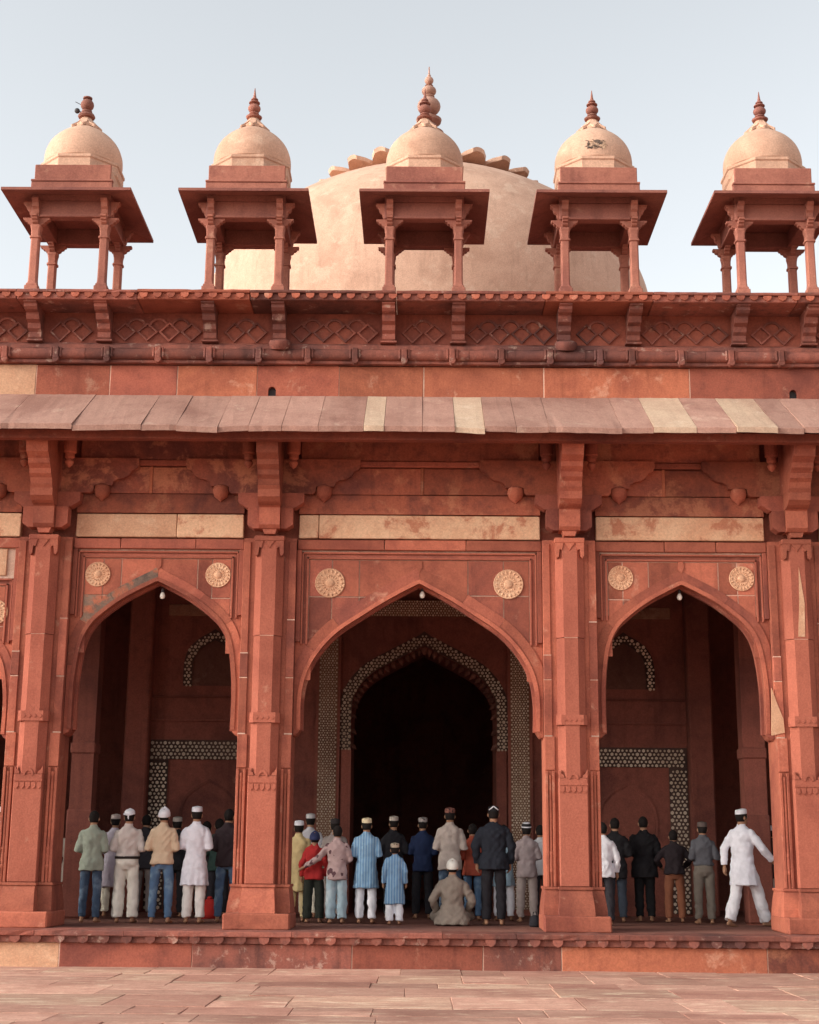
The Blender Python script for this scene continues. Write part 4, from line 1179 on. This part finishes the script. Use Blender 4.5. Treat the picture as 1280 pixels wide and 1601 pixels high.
        for q in (-1, 1):
            L = [V(*p) for p in leg[q]]
            an = L[2] + (L[2] - L[1]).normalized() * -.0
            mid = (L[0] + L[1]) / 2
            T.tube([(L[0] + V(0, 0, -.03), tr * s * (1 if hp == 1 else .86)), (mid, (tr + kr) / 2 * s), (L[1], kr * s), ((L[1] + an) / 2 + V(0, -.008, 0), (kr * .55 + ar * .5) * s), (an + V(0, 0, .015), ar * s)], 12, flat=True)
    job(T, vox, 'trousers', bm, t, .012, 'trouser', seed)
    # ---------------- upper garment
    tk, tm_ = top
    U = MB()
    up_rings = [(1.06, .155, .118, 0), (1.2, .168, .122, 0), (1.30, .178, .12, -.006), (1.375, .178, .105, -.008), (1.42, .135, .088, -.008), (1.455, .085, .075, -.004), (1.47, .066, .068, 0)]
    low = {'shirt': [(shirt_hem or .80, .19, .142, -.006), (.92, .185, .14, -.008)], 'tucked': [(.985, .168, .125, -.004), (1.01, .178, .132, -.004)],
           'kurta': [(shirt_hem or .50, .215, .155, 0), (.62, .205, .150, 0), (.80, .188, .145, -.006), (.93, .172, .13, -.005)],
           'coat': [(shirt_hem or .72, .20, .15, -.004), (.90, .195, .145, -.008)]}[tk]
    if seated: low = [(.77, .27, .20, -.03), (.84, .265, .19, -.03), (.92, .225, .16, -.02)]
    U.rings([ering(Z(z) * s, rx * s * ws, ry * s * ws, 0, cy * s) for z, rx, ry, cy in low + up_rings])
    # collar
    U.rings([ering(Z(z) * s, r_ * s, r_ * s * 1.02, 0, -.002 * s, e=2) for z, r_ in ((1.43, .078), (1.47, .068), (1.505, .064))])
    sr = {'shirt': (.058, .060, .045), 'tucked': (.060, .062, .047), 'kurta': (.060, .063, .054), 'coat': (.066, .068, .055)}[tk]
    for q in (-1, 1):
        sh, E, Wp = SL[q]
        end = Wp.lerp(E, .10)
        U.tube([(sh, sr[0] * s), (sh.lerp(E, .5), (sr[0] * .5 + sr[1] * .5 + .004) * s), (E, sr[1] * s), (E.lerp(end, .5), (sr[1] + sr[2]) / 2 * s), (end, sr[2] * s)], 12, flat=True)
    job(U, vox, {'shirt': 'shirt', 'tucked': 'shirt', 'kurta': 'kurta', 'coat': 'jacket'}[tk], tm_, t, (.019 if tk != 'kurta' else .018), tk, seed + 1)
    if belt:
        b = MB().rings([ering(z * s, rx * s * ws, ry * s * ws, 0, -.004 * s, 28) for z, rx, ry in ((.965, .172, .128), (.966, .181, .137), (1.004, .181, .137), (1.005, .172, .128))]); b.build('belt', belt, t, 'auto')
    # ---------------- hair and head wear
    ph, pm = hat
    cz = .022; c0 = Vector(hv(0, -.012, cz))

    def dome_cap(r, zlo, zhi, flat, n=24, tilt=0):
        rl = []
        for z, f in zip(zlo, zhi): rl.append([(c0.x + r[0] * k * f * math.cos(2 * math.pi * i / n), c0.y + r[1] * k * f * math.sin(2 * math.pi * i / n) , c0.z + z * k + tilt * k * math.sin(2 * math.pi * i / n)) for i in range(n)])
        return MB().rings(rl)
    if hair:
        # close-cropped hair: shell over the back and crown, cut away at the face
        m = MB(); n = 22; rl = []
        for j in range(9):
            u = j / 8; z0 = -.085 + (.185 if ph in ('none',) else .135) * u
            row = []
            for i in range(n):
                a = 2 * math.pi * i / n; front = max(0, math.sin(a))
                zz = z0 + (.105 * front * (1 - u))
                rr = math.sqrt(max(.0, 1 - (max(-.7, zz) / .102) ** 2)) if abs(zz) < .102 else 0.05
                if zz < 0: rr = 1 - .32 * (zz / .09) ** 2
                jit = 1 + .012 * math.sin(i * 5.1 + j * 2.3 + seed)
                row.append((c0.x + .081 * k * rr * jit * math.cos(a), c0.y + .099 * k * rr * jit * math.sin(a), c0.z + zz * k))
            rl.append(row)
        m.rings(rl).build('hair', HAIR, t, True)
    if ph == 'skull':
        dome_cap((.083, .100), (.030, .032, .085, .098, .104), (.97, 1.0, .97, .88, .4), True, tilt=.010).build('skullcap', pm, t, 'auto')
    elif ph == 'round':
        dome_cap((.092, .113), (-.03, -.02, .03, .07, .095, .108), (.98, 1.02, 1.0, .82, .5, .1), False, tilt=.02).build('cap', pm, t, True)
    elif ph == 'kerchief':
        dome_cap((.085, .103), (.025, .028, .07, .095, .108), (.99, 1.02, .95, .7, .2), False, tilt=.012).build('head_cloth', pm, t, True)
        kn = MB(); p = Vector(hv(0, -.118, .03))
        kn.ell(p, (.018 * k, .014 * k, .016 * k), 8, 6)
        for q in (-1, 1): kn.tube([(p + Vector((q * .008 * k, -.004, 0)), .010 * k), (p + Vector((q * .04 * k, -.006, .012 * k)), .014 * k), (p + Vector((q * .068 * k, .004, .016 * k)), .012 * k)], 7)
        kn.tube([(p, .010 * k), (p + Vector((0, -.008, -.03 * k)), .013 * k), (p + Vector((.004, -.004, -.055 * k)), .008 * k)], 7)
        kn.build('knot', pm, t, True)
    elif ph == 'trim':
        dome_cap((.085, .102), (.030, .032, .080, .092, .10), (.97, 1.0, .97, .86, .4), True, tilt=.010).build('cap', fab((.02, .02, .022)), t, 'auto')
        tr_ = MB()
        for q in (-1, 1):
            tr_.tube([(Vector(hv(q * .004, -.105, .115)), .008 * k), (Vector(hv(q * .035, -.103, .088)), .009 * k), (Vector(hv(q * .066, -.08, .066)), .008 * k)], 7)
        tr_.build('cap_trim', pm, t, True)
    elif ph == 'band':
        dome_cap((.085, .102), (.032, .034, .050, .052), (.98, 1.03, 1.03, .98), True, tilt=.012).build('cap_band', pm, t, 'auto')
        dome_cap((.084, .101), (.050, .085, .10, .108), (.99, .95, .7, .2), True, tilt=.012).build('cap', fab((.03, .026, .028)), t, True)
        dome_cap((.085, .102), (.100, .104, .112, .114), (.66, .74, .70, .5), True, tilt=.012).build('cap_button', pm, t, 'auto')
    if pose == 'walk':
        for q in (-1, 1):
            MB().ell(hv(q * .030, .068, .004), (.011 * k, .010 * k, .009 * k), 8, 6).build('eye', fab((.6, .57, .52)), t, True)
    if extra: extra(t, s, k, hv, V)
    return t
WHITE = fab((.78, .76, .80)); CREAMW = fab((.74, .68, .56)); CREAMC = fab((.72, .58, .38))
JEAN = fab((.09, .15, .25), 'denim', (.22, .32, .42)); JEAND = fab((.05, .075, .12), 'denim', (.16, .21, .28)); JEANL = fab((.34, .44, .50), 'denim', (.58, .64, .66))
BLACK = fab((.022, .020, .024)); CHAR = fab((.04, .036, .042)); BELT = fab((.03, .022, .02))
# --- under the arch with the cement patch
person('man in grey-green shirt and dark jeans, bare black hair, beside the inner pier', 138, 1443, 1268, ('shirt', fab((.30, .33, .27))), ('slim', JEAND), ('none', None))
person('man in cream shirt tucked into white trousers, white kerchief knotted behind his head', 194, 1443, 1266, ('tucked', fab((.58, .50, .46))), ('loose', fab((.72, .66, .58))), ('kerchief', WHITE), belt=BELT, wide=1.07)
person('man in beige sweater and blue jeans with round white cap', 249, 1444, 1264, ('shirt', fab((.62, .46, .32))), ('slim', JEAN), ('round', WHITE), wide=.98, shirt_hem=.88)
person('man in long white tunic and cropped white trousers with white skullcap', 301, 1444, 1262, ('kurta', fab((.74, .72, .78))), ('regular', fab((.76, .70, .66))), ('skull', WHITE), shirt_hem=.56)
person('man in black sweater and blue jeans beside the pier, thick black hair', 352, 1442, 1265, ('shirt', fab((.045, .03, .034))), ('slim', JEAN), ('none', None), shirt_hem=.84, head_turn=-.4)
person('man in pale lilac tunic and white cap, in the row before the kerchief man', 173, None, 1274, ('kurta', fab((.60, .54, .62))), ('regular', CREAMW), ('skull', fab((.55, .45, .42))), Y=3.6, vox=.016)
person('man in pale tunic partly hidden by the inner pier', 107, None, 1284, ('kurta', fab((.52, .43, .36))), ('regular', WHITE), ('none', None), Y=3.9, vox=.016)
person('man in dark shirt and grey trousers glimpsed between kerchief man and beige sweater', 222, None, 1274, ('shirt', CHAR), ('regular', fab((.22, .18, .17))), ('none', None), Y=3.7, vox=.016)
person('man in dark clothes and grey cap glimpsed beside the inlaid door frame', 271, None, 1278, ('shirt', BLACK), ('regular', BLACK), ('skull', fab((.42, .36, .32))), Y=3.6, vox=.016)
person('man in dark clothes glimpsed beyond the white-tunic man', 318, None, 1284, ('shirt', fab((.05, .035, .04))), ('regular', BLACK), ('none', None), Y=3.9, vox=.016)
person('man in dark green shirt glimpsed beyond the black sweater', 338, None, 1280, ('shirt', fab((.04, .07, .06))), ('regular', CHAR), ('none', None), Y=3.8, vox=.016)
# --- under the wide middle arch
person('youth in yellow tunic and trousers with white cap beside the pier', 464, None, 1284, ('kurta', fab((.72, .55, .28))), ('narrow', fab((.74, .58, .32))), ('skull', WHITE), cat='boy', Y=2.3, pose='side', shirt_hem=.52)
person('boy in red shirt and dark trousers with dark blue cap', 489, 1443, 1301, ('shirt', fab((.40, .03, .03))), ('loose', fab((.028, .030, .024))), ('round', fab((.035, .04, .10))), cat='boy', shirt_hem=.82, pose='side')
person('boy in mauve flower-print shirt and pale jeans reaching towards the boy in red', 525, 1444, 1291, ('shirt', fab((.46, .32, .31), 'spots', (.12, .06, .07))), ('loose', JEANL), ('none', None), cat='boy', pose='reach', shirt_hem=.76,
       arms={-1: ((.34, -.06, 1.14), (.60, -.02, .98)), 1: ((.23, .0, 1.12), (.14, .16, 1.06))})
person('man in long blue striped tunic and white trousers with cream cap', 571, 1444, 1280, ('kurta', fab((.17, .31, .50), 'stripe', (.33, .48, .60))), ('regular', WHITE), ('skull', CREAMC), shirt_hem=.58, wide=1.03)
person('small boy in long blue striped tunic and white trousers with patterned cap', 616, 1446, 1319, ('kurta', fab((.15, .28, .47), 'stripe', (.30, .44, .56))), ('loose', WHITE), ('skull', fab((.50, .40, .30), 'print', (.12, .08, .06))), cat='boy', shirt_hem=.44, pose='side')
person('old man in grey-olive jacket sitting cross-legged on the floor, white cap', 707, 1447, 1364, ('coat', fab((.25, .20, .165))), ('loose', fab((.22, .18, .15))), ('round', fab((.70, .66, .60))), pose='seated', wide=1.02, group=None)
person('tall man in black jacket and trousers, hands at his sides, white trim on his cap', 772, 1447, 1261, ('coat', fab((.020, .022, .030))), ('regular', BLACK), ('trim', WHITE), pose='side', wide=1.16, shirt_hem=.80)
person('man in grey-mauve shirt and trousers with white-banded black cap beside the pier', 824, None, 1288, ('shirt', fab((.34, .27, .27))), ('regular', fab((.36, .29, .27))), ('band', WHITE), Y=2.9, shirt_hem=.78)
person('man in light grey-beige shirt and jeans, brownish cap, beyond the seated man', 703, None, 1264, ('shirt', fab((.44, .36, .32))), ('slim', JEAND), ('skull', fab((.22, .09, .07), 'print', (.06, .03, .03))), Y=2.9, shirt_hem=.78)
person('youth in rust-red shirt and jeans beside the tall man in black', 739, None, 1288, ('shirt', fab((.42, .09, .055))), ('slim', JEAN), ('none', None), Y=3.3, shirt_hem=.80)
person('man in white shirt and cap beyond the boy in red', 482, None, 1273, ('shirt', fab((.55, .52, .55))), ('regular', CREAMW), ('skull', fab((.60, .56, .56))), Y=3.9, vox=.016)
person('man in grey tunic and dark cap beyond the flower-print boy', 521, None, 1281, ('kurta', fab((.33, .27, .25))), ('regular', fab((.30, .25, .24))), ('skull', fab((.05, .04, .04))), Y=3.3, vox=.016)
person('man in black with pale cap beyond the blue-tunic pair', 614, None, 1277, ('shirt', BLACK), ('regular', BLACK), ('skull', fab((.52, .44, .38))), Y=3.9, vox=.016)
person('man in dark navy shirt with dappled cap, in the dark opening', 660, None, 1279, ('shirt', fab((.02, .03, .075))), ('regular', BLACK), ('skull', fab((.42, .36, .34), 'print', (.08, .07, .07))), Y=3.9, vox=.016)
person('man in light blue tunic and white trousers mostly hidden by the tall man in black', 788, None, 1290, ('kurta', fab((.36, .50, .60))), ('regular', WHITE), ('none', None), Y=3.4, vox=.016, shirt_hem=.62)
person('man in white shirt squeezed between the mauve shirt and the pier', 846, None, 1290, ('shirt', fab((.62, .60, .62))), ('regular', CHAR), ('none', None), Y=3.9, vox=.016)
# --- under the arch with the walking man
person('man in white tunic, trousers and skullcap striding towards the pier', 1165, 1449, 1266, ('kurta', fab((.78, .76, .82))), ('loose', fab((.78, .75, .78))), ('skull', WHITE), pose='walk', yaw=R(-50), group=None, shirt_hem=.60, wide=1.08, head_turn=-.25)
person('man in dark grey shirt and olive-grey trousers with cap, beside the striding man', 1103, 1446, 1286, ('tucked', fab((.10, .098, .11))), ('regular', fab((.18, .15, .125))), ('skull', fab((.12, .09, .08))), Y=2.8)
person('youth in black sweater and rust-brown trousers before the inlaid door frame', 1056, None, 1298, ('shirt', fab((.03, .022, .025))), ('regular', fab((.24, .09, .05))), ('none', None), Y=3.3, wide=1.1, pose='wide', shirt_hem=.90)
person('man in black jacket and dark trousers between two other dark figures', 1009, None, 1277, ('coat', fab((.018, .016, .018))), ('regular', fab((.016, .015, .016))), ('none', None), Y=3.5, wide=1.12)
person('man in black jacket and dark jeans next to the white sleeve', 964, None, 1279, ('coat', fab((.022, .02, .022))), ('regular', fab((.05, .06, .08))), ('none', None), Y=3.2)
person('man in white shirt, mostly hidden by the black-jacket man and the pier', 944, None, 1286, ('shirt', WHITE), ('regular', CHAR), ('none', None), Y=1.9, pose='side')
person('person in dark clothes half hidden by the pier past the striding man', 1211, None, 1292, ('shirt', BLACK), ('regular', fab((.55, .50, .47))), ('skull', WHITE), Y=3.2, vox=.016)
# --- far left arch, mostly cut off
person('man in white tunic and cap in the low outer arch beyond the pier', -8, None, 1262, ('kurta', WHITE), ('regular', WHITE), ('skull', WHITE), Y=2.2, vox=.016)

# remesh all figures in one go
tmp = []
for (mb, vox, name, mat, parent, amp, kind, seed) in JOBS:
    o = bpy.data.objects.new('tmp', mb.mesh('tmp')); COL.objects.link(o)
    rm = o.modifiers.new('r', 'REMESH'); rm.mode = 'VOXEL'; rm.voxel_size = vox; rm.use_smooth_shade = True
    sm = o.modifiers.new('s', 'SMOOTH'); sm.iterations = 3 if name != 'body' else 2; sm.factor = .5
    tmp.append(o)
dg = bpy.context.evaluated_depsgraph_get(); dg.update()
for o, (mb, vox, name, mat, parent, amp, kind, seed) in zip(tmp, JOBS):
    me = bpy.data.meshes.new_from_object(o.evaluated_get(dg)); me.name = name
    if amp:
        n = len(me.vertices); co = np.empty(n * 3, np.float32); me.vertices.foreach_get('co', co); co = co.reshape(-1, 3)
        nr = np.empty(n * 3, np.float32); me.vertices.foreach_get('normal', nr); nr = nr.reshape(-1, 3)
        zs = co[:, 2]; zmax = zs.max()
        d = np.empty(n, np.float32); N_ = noise.noise
        for i in range(n):
            x, y_, z = co[i]
            if kind == 'trouser':
                v = .7 * N_((x * 7 + seed, y_ * 7, z * 12 + x * 9)) + 1.4 * (.28 - abs(N_((x * 6 + seed, y_ * 6, z * 9 + x * 8)))) * (.7 + .8 * (z < .35)) + .4 * N_((x * 16, y_ * 16 + seed, z * 5))
            elif kind == 'kurta':
                lowp = max(0., min(1., (1.0 - z) / .35))
                v = lowp * 1.25 * N_((x * 13 + seed, y_ * 13, z * 1.8)) + (1 - .6 * lowp) * (.5 * N_((x * 6, y_ * 6 + seed, z * 12 + x * 6)) + 1.2 * (.28 - abs(N_((x * 5 + seed, y_ * 5, z * 8 + x * 5))))) + .35 * N_((x * 18, y_ * 18, z * 18 + seed))
            else:
                sg = 1 if x > 0 else -1
                v = .7 * N_((x * 6 + seed, y_ * 6, z * 11 + x * 9 * sg)) + 1.3 * (.28 - abs(N_((x * 5 + seed, y_ * 5, z * 8 - x * 7 * sg)))) + .5 * N_((x * 15, y_ * 15 + seed, z * 7))
            d[i] = v
        co += nr * (d * amp)[:, None]
        me.vertices.foreach_set('co', co.ravel()); me.update()
    me.polygons.foreach_set('use_smooth', [True] * len(me.polygons))
    me.materials.clear(); me.materials.append(mat)
    obj(name, me, None, parent)
for o in tmp:
    m_ = o.data; bpy.data.objects.remove(o); bpy.data.meshes.remove(m_)

# ---- small things left on the floor
v = onZ(836, 1449, FZ)
sh = thing('bag', 'black cloth bag lying beside the pier base', 'bag', (v.x, v.y, FZ))
bm_ = MB().rings([ering(z, rx, ry, dx, 0, 16, 2.6) for z, rx, ry, dx in ((.002, .075, .10, 0), (.03, .09, .12, 0), (.09, .085, .115, .004), (.14, .065, .10, -.006), (.17, .03, .07, .0))]); bm_.build('sack', BLACK, sh, True)
MB().tube([((-.03, 0, .16), .008), ((-.02, 0, .215), .008), ((.02, 0, .22), .008), ((.035, 0, .16), .008)], 7).build('handle', BLACK, sh, True)
v = onY(325, 1430, 3.4)
rb = thing('bundle', 'red cloth bundle on the hall floor beyond the white-tunic man', 'bundle', (v.x, 3.4, FZ))
MB().rings([ering(z, rx, ry, dx, 0, 18, 2.2) for z, rx, ry, dx in ((.0, .17, .14, 0), (.07, .2, .16, .01), (.18, .19, .15, -.01), (.27, .13, .11, .02), (.31, .05, .04, .02))]).build('cloth', fab((.45, .03, .025)), rb, True)
MB().ell((.02, 0, .325), (.045, .04, .03), 10, 7).build('knot', fab((.45, .03, .025)), rb, True)
